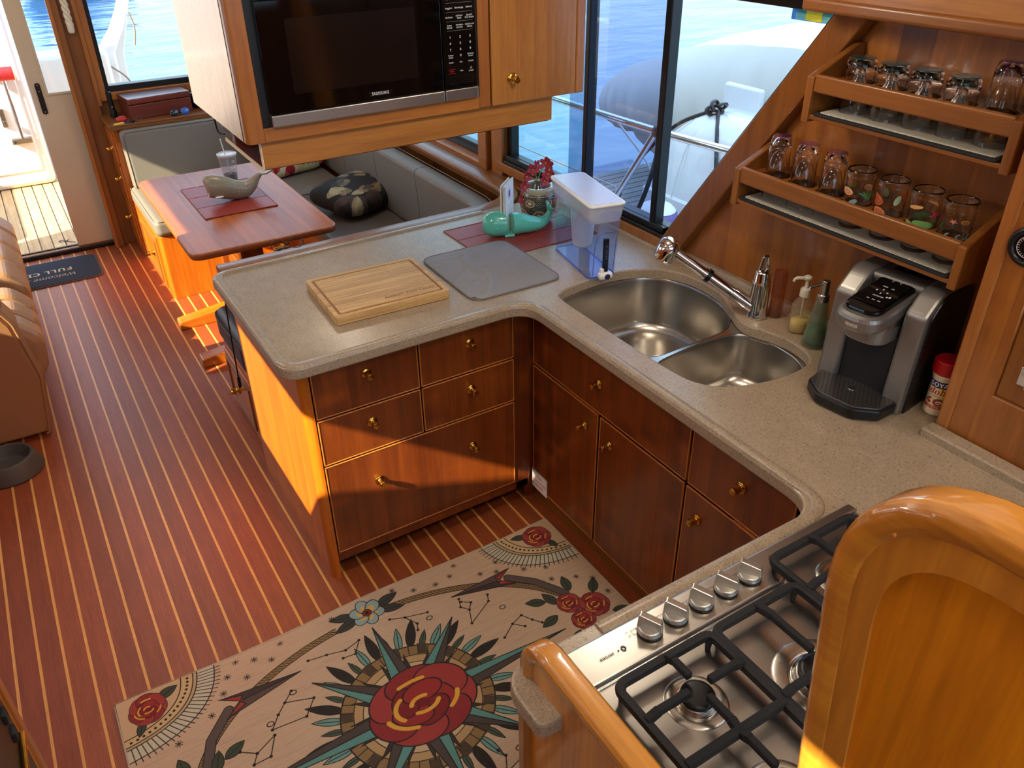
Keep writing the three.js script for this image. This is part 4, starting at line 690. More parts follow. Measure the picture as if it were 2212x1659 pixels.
// ---------- seasoning shaker, dark thing behind it ----------
{
  const t = thing('seasoning_shaker', 'seasoning shaker with yellow label and ribbed red lid', 'shaker', [1.845, 0.905, -0.915], 0.2);
  const lt = canvasTex(1024, 512, (g, w, h) => {
    g.fillStyle = '#f0d62c'; g.fillRect(0, 0, w, h);
    const o = 512; g.fillStyle = '#f3e9c0'; g.beginPath(); g.ellipse(o - 60, 300, 160, 190, 0, 0, 7); g.fill();
    g.fillStyle = '#1e2a66'; g.fillRect(o - 230, 0, 460, 118); g.fillStyle = '#fff'; g.textAlign = 'center'; g.font = 'bold 104px sans-serif'; g.fillText('GOYA', o, 98);
    g.fillStyle = '#c22a38'; g.font = 'italic bold 150px serif'; g.fillText('Adobo', o - 6, 240, 400); g.font = 'bold 26px sans-serif'; g.fillStyle = '#7a5a28'; g.fillText('ALL PURPOSE', o, 286);
    g.fillStyle = '#d98a2b'; g.beginPath(); g.ellipse(o + 70, 380, 90, 78, 0, 0, 7); g.fill(); g.fillStyle = '#8f2a1c'; g.beginPath(); g.ellipse(o + 70, 380, 72, 60, 0, 0, 7); g.fill(); g.fillStyle = '#e9dcc0'; g.beginPath(); g.ellipse(o + 70, 384, 46, 36, 0, 0, 7); g.fill(); g.fillStyle = '#5a3a20'; g.fillRect(o + 40, 386, 60, 14);
    g.fillStyle = '#b3322a'; for (const [x, y, r] of [[o - 90, 350, 24], [o - 60, 330, 18], [o - 120, 390, 22], [o - 70, 400, 26]]) { g.beginPath(); g.arc(x, y, r, 0, 7); g.fill(); }
    g.fillStyle = '#cf2f38'; g.fillRect(o - 230, 455, 460, 50); g.fillStyle = '#fff'; g.font = 'bold 28px sans-serif'; g.fillText('NET WT 8 OZ', o, 490);
  });
  loc(t, 'jar', lathe([[0, 0], [0.028, 0], [0.031, 0.004], [0.031, 0.012], [0.028, 0.02], [0.0285, 0.1], [0.031, 0.112], [0.031, 0.118], [0, 0.118]], 36), plain(0xe6d8b8, 0.4));
  loc(t, 'label', new THREE.CylinderGeometry(0.0291, 0.0286, 0.08, 40, 1, true).translate(0, 0.06, 0), P({ map: lt, roughness: 0.4 }), [0, 0, 0], [0, 1.53, 0]);
  const rib = []; for (let k = 0; k < 40; k++) { const a = k / 40 * Math.PI * 2; rib.push(new THREE.BoxGeometry(0.003, 0.03, 0.003).translate(0.0335, 0.136, 0).rotateY(a)); }
  loc(t, 'lid', merge([lathe([[0.031, 0.118], [0.0335, 0.12], [0.0335, 0.152], [0.031, 0.155], [0.026, 0.1545], [0.025, 0.152], [0, 0.152]], 40), ...rib]), plain(0xb8161c, 0.35));
  const e = thing('sunglasses_case', 'folded black sunglasses standing behind the seasoning shaker', 'sunglasses', [1.905, 0.9325, -0.892]);
  loc(e, 'lens', new THREE.SphereGeometry(0.03, 20, 12, 0, Math.PI * 2, 0, Math.PI).scale(0.25, 0.95, 0.8), M.blackGloss, [0, 0.028, 0]);
  loc(e, 'temple', tube([[-0.002, 0.05, 0.02], [-0.02, 0.03, 0.022], [-0.036, 0.008, 0.018], [-0.04, 0.003, 0.016]], 0.0035, 16, 8), M.black);
}
// ---------- water dispenser ----------
{
  const t = thing('water_dispenser', 'transparent water filter dispenser with white lid standing by the window', 'water dispenser', [1.655, 0.905, -2.195], -0.21);
  // own axes: length along z (front +z), width along x
  const L = 0.17, W = 0.061, rc = (w, l, r, n = 5) => roundPoly([[-w, -l], [w, -l], [w, l], [-w, l]], r, n);
  const shell = (w0, l0, w1, l1, y0, y1, th, r, mat, name, par = t) => {   // thin wall loft with open top
    const a = rc(w0, l0, r), b = rc(w1, l1, r), c = rc(w1 - th, l1 - th, r), d = rc(w0 - th, l0 - th, r), N = a.length, rings = [[a, y0], [b, y1], [c, y1], [d, y0 + th]], pos = [], idx = [];
    for (const [q, y] of rings) for (const p of q) pos.push(p[0], y, p[1]);
    for (let k = 0; k < 3; k++) for (let i = 0; i < N; i++) { const p = k * N + i, q = k * N + (i + 1) % N; idx.push(p, p + N, q, q, p + N, q + N); }
    pos.push(0, y0, 0, 0, y0 + th, 0); const c0 = 4 * N; for (let i = 0; i < N; i++) { idx.push(c0, i, (i + 1) % N, c0 + 1, 3 * N + (i + 1) % N, 3 * N + i); }
    const g = new THREE.BufferGeometry(); g.setAttribute('position', new THREE.Float32BufferAttribute(pos, 3)); g.setIndex(idx); g.setAttribute('uv', new THREE.Float32BufferAttribute(new Float32Array(pos.length / 3 * 2), 2));
    return loc(par, name, toCreasedNormals(g, 0.6), mat);
  };
  const tank = shell(W - 0.009, L - 0.02, W - 0.001, L - 0.002, 0.002, 0.225, 0.0022, 0.018, M.clearBlue, 'tank');
  loc(tank, 'blue_edge', merge([sweep('xz', rc(W - 0.009, L - 0.02, 0.018), roundProf(-0.0015, 0.0015, 0.001, 0.006, 0.001, 2), true), tube([[-0.036, 0.012, L - 0.017], [-0.034, 0.14, L - 0.004], [-0.022, 0.168, L + 0.001], [0.03, 0.17, L + 0.001]], 0.0015, 20, 6), tube([[0.04, 0.012, L - 0.017], [0.041, 0.15, L - 0.004]], 0.0012, 12, 6)]), P({ color: 0x8aa4ea, roughness: 0.1, transmission: 0.75, thickness: 0 }));
  shell(W - 0.003, L - 0.004, W + 0.004, L + 0.006, 0.205, 0.262, 0.0025, 0.02, P({ color: 0xf4f6fb, roughness: 0.12, transmission: 0.6, thickness: 0 }), 'upper_reservoir').position.y = 0;
  const lid = loc(t, 'lid', ext('xz', rc(W + 0.007, L + 0.01, 0.024), 0.262, 0.272, 0.004), plain(0xf3efe6, 0.4));
  loc(lid, 'lid_inset', ext('xz', rc(W - 0.001, L + 0.001, 0.02), 0.2715, 0.2735, 0.0008), plain(0xd9def2, 0.25));
  loc(t, 'filter_cartridge', lathe([[0, 0.055], [0.03, 0.056], [0.036, 0.065], [0.046, 0.19], [0.047, 0.225], [0, 0.226]], 36), plain(0xeef1f6, 0.5), [0, 0, -0.02]);
  const lg = canvasTex(256, 96, (g, w, h) => { g.clearRect(0, 0, w, h); g.strokeStyle = '#9fa9d8'; g.lineWidth = 5; g.beginPath(); g.ellipse(128, 48, 116, 38, 0, 0, 7); g.stroke(); g.fillStyle = '#9fa9d8'; g.font = 'italic bold 34px sans-serif'; g.textAlign = 'center'; g.fillText('ZEROWATER', 128, 60, 210); });
  loc(t, 'brand_mark', new THREE.PlaneGeometry(0.085, 0.03), decalMat(lg, { transparent: true }), [0.01, 0.236, L + 0.0035]);
  const mt = canvasTex(64, 256, (g, w, h) => { g.fillStyle = '#141a2e'; g.fillRect(0, 0, w, h); g.fillStyle = '#98a0b8'; g.font = 'bold 15px sans-serif'; g.textAlign = 'center'; g.fillText('TDS', 32, 40); g.fillStyle = '#3a4152'; g.fillRect(18, 70, 28, 46); g.fillStyle = '#6b7794'; g.beginPath(); g.arc(32, 140, 9, 0, 7); g.arc(32, 168, 9, 0, 7); g.fill(); });
  const me = loc(t, 'quality_meter', bx(-0.01, 0.01, 0.032, 0.152, L - 0.002, L + 0.009, 0.003), plain(0x10162a, 0.3));
  loc(me, 'meter_print', new THREE.PlaneGeometry(0.016, 0.085), decalMat(mt), [0, 0.095, L + 0.0095]);
  const sp = loc(t, 'spigot', merge([bx(-0.026, 0.026, 0.006, 0.032, L - 0.008, L + 0.022, 0.011), bx(-0.018, -0.004, 0.03, 0.046, L - 0.004, L + 0.01, 0.004)]), plain(0xf3efea, 0.35));
  loc(sp, 'spigot_button', lathe([[0, 0.004], [0.009, 0.003], [0.0105, 0]], 24).rotateX(Math.PI / 2), plain(0x1c2350, 0.35), [0.002, 0.019, L + 0.022]);
}
// ---------- placemats ----------
function placemat(label, x0, x1, z0, z1, y) {
  const t = thing('placemat', label, 'placemat', [(x0 + x1) / 2, y, (z0 + z1) / 2]);
  part(t, 'leather_sheet', uvw(bx(x0, x1, y, y + 0.003, z0, z1, 0.0014), 'x'), M.redLeather);
  const cx = (x0 + x1) / 2, st = [bx(cx - 0.002, cx + 0.002, y + 0.0025, y + 0.0042, z0 + 0.004, z1 - 0.004, 0.001)];
  for (let k = 1; k < 3; k++) st.push(bx(x0 + 0.004, x1 - 0.004, y + 0.0025, y + 0.0042, z0 + (z1 - z0) * k / 3 - 0.002, z0 + (z1 - z0) * k / 3 + 0.002, 0.001));
  part(t, 'raised_seams', merge([...st, bx(x0, x0 + 0.004, y + 0.001, y + 0.0045, z0, z1, 0.0012), bx(x1 - 0.004, x1, y + 0.001, y + 0.0045, z0, z1, 0.0012), bx(x0, x1, y + 0.001, y + 0.0045, z0, z0 + 0.004, 0.0012), bx(x0, x1, y + 0.001, y + 0.0045, z1 - 0.004, z1, 0.0012)]), M.redLeather);
}
placemat('red leather placemat on the counter below the turquoise whale', 1.362, 1.86, -2.735, -2.385, 0.9045);
placemat('red leather placemat on the wooden dining table', 0.695, 1.05, -4.425, -3.915, 0.7235);
// ---------- cutting board ----------
{
  const t = thing('cutting_board', 'bamboo cutting board with juice groove and engraved greeting', 'cutting board', [0.916, 0.905, -2.362], -0.045);
  const w = 0.1975, d = 0.16, o = roundPoly([[-w, -d], [w, -d], [w, d], [-w, d]], 0.012, 4);
  const gi = roundPoly([[-w + 0.024, -d + 0.024], [w - 0.024, -d + 0.024], [w - 0.024, d - 0.024], [-w + 0.024, d - 0.024]], 0.006), go = roundPoly([[-w + 0.016, -d + 0.016], [w - 0.016, -d + 0.016], [w - 0.016, d - 0.016], [-w + 0.016, d - 0.016]], 0.008);
  loc(t, 'board', uvw(merge([ext('xz', o, 0, 0.027, 0.003), ext('xz', o, 0.024, 0.03, 0.002, [go]), ext('xz', gi, 0.024, 0.03, 0.001)]), 'x'), M.bamboo);
  loc(t, 'juice_groove', uvw(ext('xz', go, 0.0266, 0.0273, 0, [gi]), 'x'), M.bambooDark);
  const tx = canvasTex(1024, 192, (g, W, H) => { g.clearRect(0, 0, W, H); g.fillStyle = '#8a5a30'; g.font = 'italic 118px serif'; g.fillText('Enjoy!  Full Circle', 14, 128, 990); });
  loc(t, 'engraving', new THREE.PlaneGeometry(0.185, 0.034).rotateX(-Math.PI / 2), decalMat(tx, { transparent: true, roughness: 0.7 }), [0.075, 0.0304, 0.107], [0, 0, 0]);
}
// ---------- drying towel ----------
{
  const t = thing('drying_mat', 'grey terry drying mat lying wrinkled beside the cutting board', 'towel', [1.335, 0.9045, -2.325], -0.02);
  const w = 0.176, d = 0.206, r = 0.05;
  const wr = (x, z) => { const q = Math.max(0, 1 - Math.pow(Math.max(Math.abs(x) / w, Math.abs(z) / d), 6)); const ridge = (a, b, c, s) => Math.exp(-Math.pow((x * a + z * b - c) / s, 2)); return q * 1.7 * (0.008 * ridge(0.96, 0.28, -0.05 + 0.03 * Math.sin(z * 18), 0.016) + 0.005 * ridge(0.3, 0.95, 0.06 + 0.015 * Math.sin(x * 30), 0.012) + 0.005 * ridge(0.35, 0.93, 0.12 + 0.01 * Math.sin(x * 40), 0.01) + 0.004 * ridge(0.3, 0.95, -0.02 + 0.02 * Math.sin(x * 22), 0.012) + 0.003 * ridge(-0.2, 0.97, -0.12, 0.012) + 0.0025 * vn(x * 50 + 20, z * 50 + 20, 64, 64, 5)); };
  const f = (u, v) => { let x = (u - 0.5) * 2 * w, z = (0.5 - v) * 2 * d; const ax = Math.abs(x) - (w - r), az = Math.abs(z) - (d - r); if (ax > 0 && az > 0) { const m = Math.max(ax, az), l = Math.hypot(ax, az), k = m / l; x = Math.sign(x) * (w - r + ax * k); z = Math.sign(z) * (d - r + az * k); } return [x, 0.0045 + wr(x, z), z]; };
  loc(t, 'towel_sheet', uvw(sheet(70, 80, f, 0.0042), 'x'), M.towel);
  const edge = []; for (const p of roundPoly([[-w, -d], [w, -d], [w, d], [-w, d]], r, 8)) edge.push([p[0], 0.003, p[1]]);
  loc(t, 'bound_edge', tube(edge, 0.0032, 160, 8, true), M.towelEdge);
}
// ---------- turquoise whale napkin holder, card, jar, orchid ----------
function blob(pts, seg = 60, rad = 24, sq = 1) {        // body along a curve; pts [x, y, z, ry, rz]
  const c = new THREE.CatmullRomCurve3(pts.map((p) => V(p[0], p[1], p[2])), false, 'centripetal'), pos = [], idx = [], n = pts.length - 1;
  const R = (t, k) => { const q = Math.min(n - 1e-6, t * n), i = Math.floor(q), f = q - i, p0 = pts[Math.max(0, i - 1)][k], p1 = pts[i][k], p2 = pts[i + 1][k], p3 = pts[Math.min(n, i + 2)][k]; return Math.max(0.0003, 0.5 * (2 * p1 + (p2 - p0) * f + (2 * p0 - 5 * p1 + 4 * p2 - p3) * f * f + (3 * p1 - p0 - 3 * p2 + p3) * f * f * f)); };
  for (let s = 0; s <= seg; s++) { const t = s / seg, p = c.getPoint(t), d = c.getTangent(t), side = V(-d.z, 0, d.x).normalize(), up = side.clone().cross(d).normalize(); for (let k = 0; k < rad; k++) { const a = k / rad * Math.PI * 2; const q = p.clone().addScaledVector(up, R(t, 3) * Math.sin(a)).addScaledVector(side, R(t, 4) * Math.cos(a)); pos.push(q.x, q.y, q.z); } }
  for (let s = 0; s < seg; s++) for (let k = 0; k < rad; k++) { const a = s * rad + k, b = s * rad + (k + 1) % rad; idx.push(a, b, a + rad, b, b + rad, a + rad); }
  pos.push(...pts[0].slice(0, 3), ...pts[n].slice(0, 3)); const e = (seg + 1) * rad; for (let k = 0; k < rad; k++) { idx.push(e, (k + 1) % rad, k, e + 1, seg * rad + k, seg * rad + (k + 1) % rad); }
  const g = new THREE.BufferGeometry(); g.setAttribute('position', new THREE.Float32BufferAttribute(pos, 3)); g.setIndex(idx); g.setAttribute('uv', new THREE.Float32BufferAttribute(new Float32Array(pos.length / 3 * 2), 2)); g.computeVertexNormals(); return g;
}
{
  const t = thing('whale_card_holder', 'turquoise ceramic whale card holder on the red placemat', 'figurine', [1.585, 0.908, -2.55], -0.3);
  // two halves with a slot for the card between them
  loc(t, 'head_half', blob([[-0.132, 0.05, 0.0, 0.004, 0.003], [-0.13, 0.05, 0.0, 0.02, 0.014], [-0.12, 0.05, 0, 0.036, 0.026], [-0.1, 0.05, 0, 0.046, 0.036], [-0.07, 0.05, 0, 0.05, 0.042], [-0.042, 0.05, 0, 0.05, 0.044]], 60, 28), M.turquoise);
  const tail = loc(t, 'tail_half', blob([[-0.016, 0.044, 0, 0.043, 0.04], [0.02, 0.042, 0, 0.041, 0.036], [0.06, 0.036, 0, 0.033, 0.03], [0.1, 0.036, 0.0, 0.024, 0.024], [0.128, 0.055, 0.0, 0.016, 0.018], [0.14, 0.08, 0.0, 0.009, 0.02], [0.139, 0.1, 0.0, 0.004, 0.012]], 60, 28), M.turquoise);
  loc(tail, 'fluke', ext('zy', roundPoly([[-0.045, 0.116], [-0.01, 0.094], [0.01, 0.094], [0.05, 0.11], [0.02, 0.07], [-0.016, 0.07]], 0.006, 4), 0.132, 0.142, 0.004), M.turquoise);
  loc(t, 'base_web', bx(-0.05, -0.01, 0.0, 0.012, -0.03, 0.03, 0.004), M.turquoise);
  for (const s of [-1, 1]) loc(t, 'eye', new THREE.SphereGeometry(0.006, 12, 8), M.turquoise, [-0.082, 0.042, 0.037 * s]);
  const ct = canvasTex(256, 384, (g, w, h) => { g.fillStyle = '#f0eee8'; g.fillRect(0, 0, w, h); g.fillStyle = '#cfd3e8'; g.beginPath(); g.ellipse(128, 90, 48, 52, 0, 0, 7); g.fill(); g.fillStyle = '#8a4a86'; g.fillRect(104, 64, 46, 50); g.fillStyle = '#b5b3b0'; for (let i = 0; i < 14; i++) g.fillRect(46 + (i % 3) * 8, 170 + i * 13, 164 - (i % 4) * 14, 3); });
  const card = thing('menu_card', 'white printed booklet standing upright in the turquoise whale', 'booklet', [1.5615, 0.9205, -2.575], -0.84);
  loc(card, 'pages', merge([bx(-0.0115, -0.0075, 0, 0.19, -0.035, 0.075, 0.001), bx(-0.003, 0.0, 0.0, 0.187, -0.038, 0.072, 0.001), bx(0.002, 0.0055, 0, 0.19, -0.042, 0.074, 0.001)]).translate(0, -0.0, -0.03), plain(0xe9e5da, 0.7));
  const face = loc(card, 'printed_face', new THREE.PlaneGeometry(0.112, 0.186), decalMat(ct, { roughness: 0.7 }), [0.0063, 0.0945, -0.014], [0, Math.PI / 2, 0]);
}
{
  const jt = canvasTex(1024, 512, (g, w, h) => {
    g.fillStyle = '#2c2a26'; g.fillRect(0, 0, w, h); g.fillStyle = '#cfc09a';
    for (let y = 120; y < 512; y += 14) for (let x = (y / 14 % 2) * 8; x < w; x += 16) { g.beginPath(); g.arc(x, y, 3, 0, 7); g.fill(); }
    g.fillStyle = '#b9a578'; g.fillRect(0, 0, w, 96); g.fillStyle = '#241f1c'; g.fillRect(0, 34, w, 52); g.fillStyle = '#cdbb92'; for (let x = 0; x < w; x += 26) { g.beginPath(); g.arc(x + 13, 60, 11, 0, 7); g.fill(); } g.fillStyle = '#241f1c'; for (let x = 0; x < w; x += 26) { g.beginPath(); g.arc(x + 13, 60, 6, 0, 7); g.fill(); }
    for (let k = 0; k < 6; k++) for (const [dy, R] of [[190, 46], [330, 62], [450, 44]]) { const x = k * 171 + (dy === 330 ? 85 : 0), y = dy; g.fillStyle = '#b8a070'; g.beginPath(); g.arc(x, y, R, 0, 7); g.fill(); g.fillStyle = dy === 330 ? '#1f2b4c' : '#5a2a24'; for (let p = 0; p < 12; p++) { const a = p / 12 * 6.283; g.beginPath(); g.ellipse(x + R * 0.62 * Math.cos(a), y + R * 0.62 * Math.sin(a), R * 0.26, R * 0.1, a, 0, 7); g.fill(); } g.fillStyle = '#efe2c2'; g.beginPath(); g.arc(x, y, R * 0.26, 0, 7); g.fill(); g.fillStyle = '#7a2d22'; g.beginPath(); g.arc(x, y, R * 0.13, 0, 7); g.fill(); }
  });
  const t = thing('ceramic_jar', 'patterned dark ceramic jar with flower motifs behind the turquoise whale', 'jar', [1.745, 0.908, -2.635]);
  const q = [[0.048, 0], [0.05, 0.004], [0.066, 0.03], [0.0745, 0.065], [0.074, 0.095], [0.068, 0.115], [0.0655, 0.125]];
  loc(t, 'painted_body', lathe(q, 48), P({ map: jt, roughness: 0.2, clearcoat: 0.8, side: THREE.DoubleSide }));
  loc(t, 'glazed_rim', lathe([[0.0655, 0.124], [0.068, 0.128], [0.068, 0.138], [0.064, 0.142], [0.052, 0.142], [0.05, 0.138], [0.052, 0.124], [0.06, 0.1], [0.064, 0.06], [0.05, 0.012], [0, 0.01]], 48), plain(0xb0ab8e, 0.2, { clearcoat: 0.8 }));
  const v = thing('bud_vase', 'tiny clear glass bud vase standing in the ceramic jar', 'vase', [1.745, 0.9185, -2.635]);
  loc(v, 'vase_body', lathe([[0, 0], [0.03, 0], [0.033, 0.01], [0.034, 0.09], [0.03, 0.115], [0.013, 0.13], [0.012, 0.145], [0.017, 0.152], [0.0155, 0.152], [0.0105, 0.145], [0.0115, 0.13], [0.0285, 0.114], [0.032, 0.09], [0.031, 0.012], [0, 0.004]], 32), M.glass);
  const o = thing('orchid_spray', 'red orchid flowers on curved stem beside the window', 'flower', [1.745, 1.05, -2.64]);
  const pet = plain(0xa8202c, 0.5), yel = plain(0xd8b13a, 0.5), stem = plain(0x8e9a4a, 0.6);
  loc(o, 'stem', merge([tube([[0.0, -0.03, 0], [-0.012, 0.04, 0.01], [-0.03, 0.075, 0.01], [-0.05, 0.055, 0.0], [-0.068, 0.0, -0.005], [-0.07, -0.07, -0.01]], 0.0022, 36, 6), tube([[-0.004, 0.01, 0.004], [0.012, 0.06, 0.01], [0.028, 0.085, 0.012]], 0.0018, 16, 6)]), stem);
  const petal = ext('xy', roundPoly([[0, 0], [-0.0085, 0.01], [-0.0075, 0.021], [0, 0.027], [0.0075, 0.021], [0.0085, 0.01]], 0.004, 3), -0.0008, 0.0008, 0.0005).rotateX(0.25);
  [[-0.035, 0.072, 0.02, 0.2], [-0.014, 0.082, 0.015, 0.9], [0.026, 0.088, 0.02, -0.2], [0.05, 0.075, 0.012, -0.7], [0.03, 0.045, 0.03, 0.1], [0.012, 0.02, 0.03, 0.6], [0.05, 0.03, 0.02, -0.5], [-0.06, 0.045, 0.012, 0.8], [-0.068, 0.005, 0.01, 0.5], [-0.07, -0.045, 0.008, 0.3]].forEach(([x, y, z, r]) => {
    const ps = []; for (let k = 0; k < 5; k++) ps.push(petal.clone().rotateZ(k * 1.2566 + r * 2));
    const f = loc(o, 'blossom', merge(ps), pet, [x, y, z], [-0.35, r - 0.5, 0]);
    loc(f, 'blossom_centre', new THREE.SphereGeometry(0.0035, 10, 8), yel, [0, 0, 0.004]);
  });
}
// ---------- spectacles on the back ledge of the counter ----------
{
  const t = thing('reading_glasses', 'thin dark framed spectacles lying on the ledge behind the countertop', 'spectacles', [0.78, 0.9145, -2.875], -0.1);
  for (const s of [-1, 1]) loc(t, 'rim', new THREE.TorusGeometry(0.025, 0.0016, 8, 36).scale(1.05, 0.85, 1), P({ color: 0x3a1714, roughness: 0.3 }), [s * 0.034, 0.024, 0], [0.0, 0, 0]);
  loc(t, 'bridge', tube([[-0.009, 0.028, 0], [0, 0.032, 0], [0.009, 0.028, 0]], 0.0014, 8, 6), P({ color: 0x3a1714, roughness: 0.3 }));
  for (const s of [-1, 1]) loc(t, 'temple', rod([s * 0.06, 0.028, 0], [s * 0.056, 0.003, -0.05], 0.0014, 8), P({ color: 0x3a1714, roughness: 0.3 }));
}
// ---------- dinette: benches, cushions, table ----------
function cushion(p, name, g, mat, seams) { const m = part(p, name, uvw(g, 'y'), mat); if (seams) part(m, 'piping', seams, mat); return m; }
function panelDoor(par, plane, x, z0, z1, y0, y1, ky, kz) {     // raised-frame door on a face that looks towards -x
  const d = pw(par, 'door', ext('zy', [[z0, y0], [z1, y0], [z1, y1], [z0, y1]], x - 0.012, x, 0.003), M.post, 'y');
  pw(d, 'door_moulding', frameRing('zy', [[z0 + 0.025, y0 + 0.03], [z1 - 0.025, y0 + 0.03], [z1 - 0.025, y1 - 0.03], [z0 + 0.025, y1 - 0.03]], [[z0 + 0.04, y0 + 0.045], [z1 - 0.04, y0 + 0.045], [z1 - 0.04, y1 - 0.045], [z0 + 0.04, y1 - 0.045]], x - 0.018, x - 0.01, 0.002), M.trim, 'y');
  knob(d, x - 0.012, ky, kz, '-x', 1.15);
}
{
  const t = thing('aft_bench', 'wooden dinette bench with grey cushions under the console shelf', 'bench', [1.2, 0, -5.2]);
  pw(t, 'bench_base', ext('xz', roundPoly([[0.57, -5.46], [0.57, -4.73], [1.9, -4.73], [1.9, -5.46]], [0, 0.02, 0, 0]), 0, 0.385, 0.002), M.post, 'y');
  panelDoor(t, 'zy', 0.57, -5.33, -4.83, 0.04, 0.35, 0.21, -4.99);
  const vt = part(t, 'vent_grille', ext('xy', roundPoly([[1.195, 0.085], [1.3, 0.085], [1.3, 0.19], [1.195, 0.19]], 0.02), -4.732, -4.72, 0.002), plain(0x5a4028, 0.5));
  part(vt, 'vent_slat', merge([0, 1, 2, 3, 4].map((k) => bar([1.212, 0.105 + k * 0.016, -4.718], [1.283, 0.105 + k * 0.016, -4.718], 0.004, 0.009, 0.001))), M.black);
  for (const [x, y] of [[1.203, 0.093], [1.292, 0.093], [1.203, 0.182], [1.292, 0.182]]) part(vt, 'screw', cyl(0.004, 0.004, 0.002, 10).rotateX(Math.PI / 2).translate(x, y, -4.72), M.steelFine);
  cushion(t, 'seat_cushion', bx(0.56, 1.725, 0.385, 0.49, -5.44, -4.71, 0.035, 4), M.grey, tube(roundPoly([[0.566, -5.43], [0.566, -4.716], [1.72, -4.716]], [0, 0.03, 0], 5).map((q) => [q[0], 0.478, q[1]]), 0.003, 80, 6));
  cushion(t, 'back_cushion', bx(-0.61, 0.61, -0.19, 0.165, -0.05, 0.05, 0.03, 4).rotateX(-0.1).translate(1.195, 0.662, -5.42), M.grey, tube(roundPoly([[-0.6, -0.18], [-0.6, 0.155], [0.6, 0.155], [0.6, -0.18]], [0, 0.03, 0.03, 0], 6).map(([x, y]) => [x, y, 0.047]).map(([x, y, z]) => { const v = V(x, y, z).applyAxisAngle(V(1, 0, 0), -0.1); return [v.x + 1.195, v.y + 0.662, v.z - 5.42]; }), 0.003, 60, 6));
  const c = thing('console_cabinet', 'wooden console cabinet with small drawers below the aft window', 'cabinet', [1.2, 0, -5.7]);
  pw(c, 'cabinet_body', bx(0.56, 1.97, 0, 0.82, -5.845, -5.515, 0.003), M.post, 'y');
  pw(c, 'console_top', bx(0.542, 1.975, 0.82, 0.845, -5.848, -5.462, 0.008), M.trim, 'x');
  pw(c, 'shelf_fiddle', bx(0.542, 1.975, 0.84, 0.853, -5.475, -5.46, 0.003), M.trim, 'x');
  for (const [y0, y1, ky] of [[0.6, 0.79, 0.69], [0.36, 0.585, 0.5], [0.06, 0.345, 0.25]]) { const d = pw(c, 'drawer_front', bx(0.549, 0.56, y0, y1, -5.8, -5.55, 0.003), M.post, 'y'); knob(d, 0.549, ky, -5.6, '-x', 1.15); }
}
const BACK = roundPoly([[1.79, -5.38], [1.79, -2.985], [0.6, -2.985]], [0, 0.24, 0], 14);
{
  const t = thing('side_bench', 'long dinette bench with dark grey seat under the side window', 'bench', [1.6, 0, -4.1]);
  pw(t, 'bench_base', bx(1.32, 1.97, 0, 0.385, -4.72, -2.9, 0.003), M.trim, 'z');
  cushion(t, 'seat_cushion', bx(1.29, 1.76, 0.385, 0.485, -4.7, -3.04, 0.03, 4), M.greySeat);
  const prof = roundProf(-0.045, 0.055, 0.47, 0.83, 0.03, 5), cum = [0]; for (let i = 1; i < BACK.length; i++) cum.push(cum[i - 1] + Math.hypot(BACK[i][0] - BACK[i - 1][0], BACK[i][1] - BACK[i - 1][1]));
  const at = (s) => { let i = 1; while (i < BACK.length - 1 && cum[i] < s) i++; const f = (s - cum[i - 1]) / (cum[i] - cum[i - 1]); return [BACK[i - 1][0] + (BACK[i][0] - BACK[i - 1][0]) * f, BACK[i - 1][1] + (BACK[i][1] - BACK[i - 1][1]) * f]; };
  const L = cum[cum.length - 1];
  for (const [a, b] of [[0.04, 0.58], [0.585, 1.095], [1.1, 1.625], [1.63, 2.55]]) { const p = []; for (let k = 0; k <= 24; k++) p.push(at(a + (b - a) * k / 24)); cushion(t, 'back_cushion', sweep('xz', p, prof.map(([n, u]) => [n - (u - 0.47) * 0.06, u])), M.grey, tube(p.map((q) => [q[0], 0.831, q[1]]).map((q, i) => { const n = p[Math.min(24, i + 1)], m = p[Math.max(0, i - 1)], l = Math.hypot(n[0] - m[0], n[1] - m[1]); return [q[0] - (n[1] - m[1]) / l * 0.03 * -1 * 1, q[1], q[2] + (n[0] - m[0]) / l * 0.03 * -1]; }), 0.0025, 48, 6)); }
  const cap = roundPoly([[1.865, -5.4], [1.865, -2.905], [0.52, -2.885]], [0, 0.24, 0], 16);
  pw(t, 'cap_rail', sweep('xz', cap, roundProf(-0.04, 0.04, 0.872, 0.9, 0.01, 4)), M.trim, 'z');
  const n = thing('near_bench', 'dinette bench with black cushion backing onto the peninsula cabinet', 'bench', [0.95, 0, -3.17]);
  pw(n, 'bench_base', bx(0.575, 1.285, 0, 0.33, -3.45, -2.905, 0.003), M.post, 'y');
  panelDoor(n, 'zy', 0.575, -3.42, -3.02, 0.03, 0.3, 0.155, -3.27);
  cushion(n, 'seat_cushion', bx(0.562, 1.285, 0.33, 0.49, -3.475, -3.02, 0.045, 4), M.charcoal, tube([[0.566, 0.468, -3.03], [0.566, 0.468, -3.44], [0.6, 0.468, -3.47], [1.2, 0.468, -3.47]], 0.003, 60, 6));
  pw(n, 'bench_back', bx(0.575, 1.28, 0.33, 0.868, -2.9, -2.87, 0.002), M.trim, 'x');
  const cd = thing('weighted_lanyard', 'thin black lanyard with weighted end hanging in front of the black bench cushion', 'lanyard', [0.52, 0.25, -3.1]);
  part(cd, 'cord_line', tube([[0.53, 0.86, -2.9], [0.535, 0.7, -2.99], [0.54, 0.5, -3.06], [0.545, 0.3, -3.12]], 0.003, 24, 8), M.black);
  part(cd, 'cord_end', rod([0.545, 0.3, -3.12], [0.546, 0.25, -3.132], 0.0075), M.black);
}
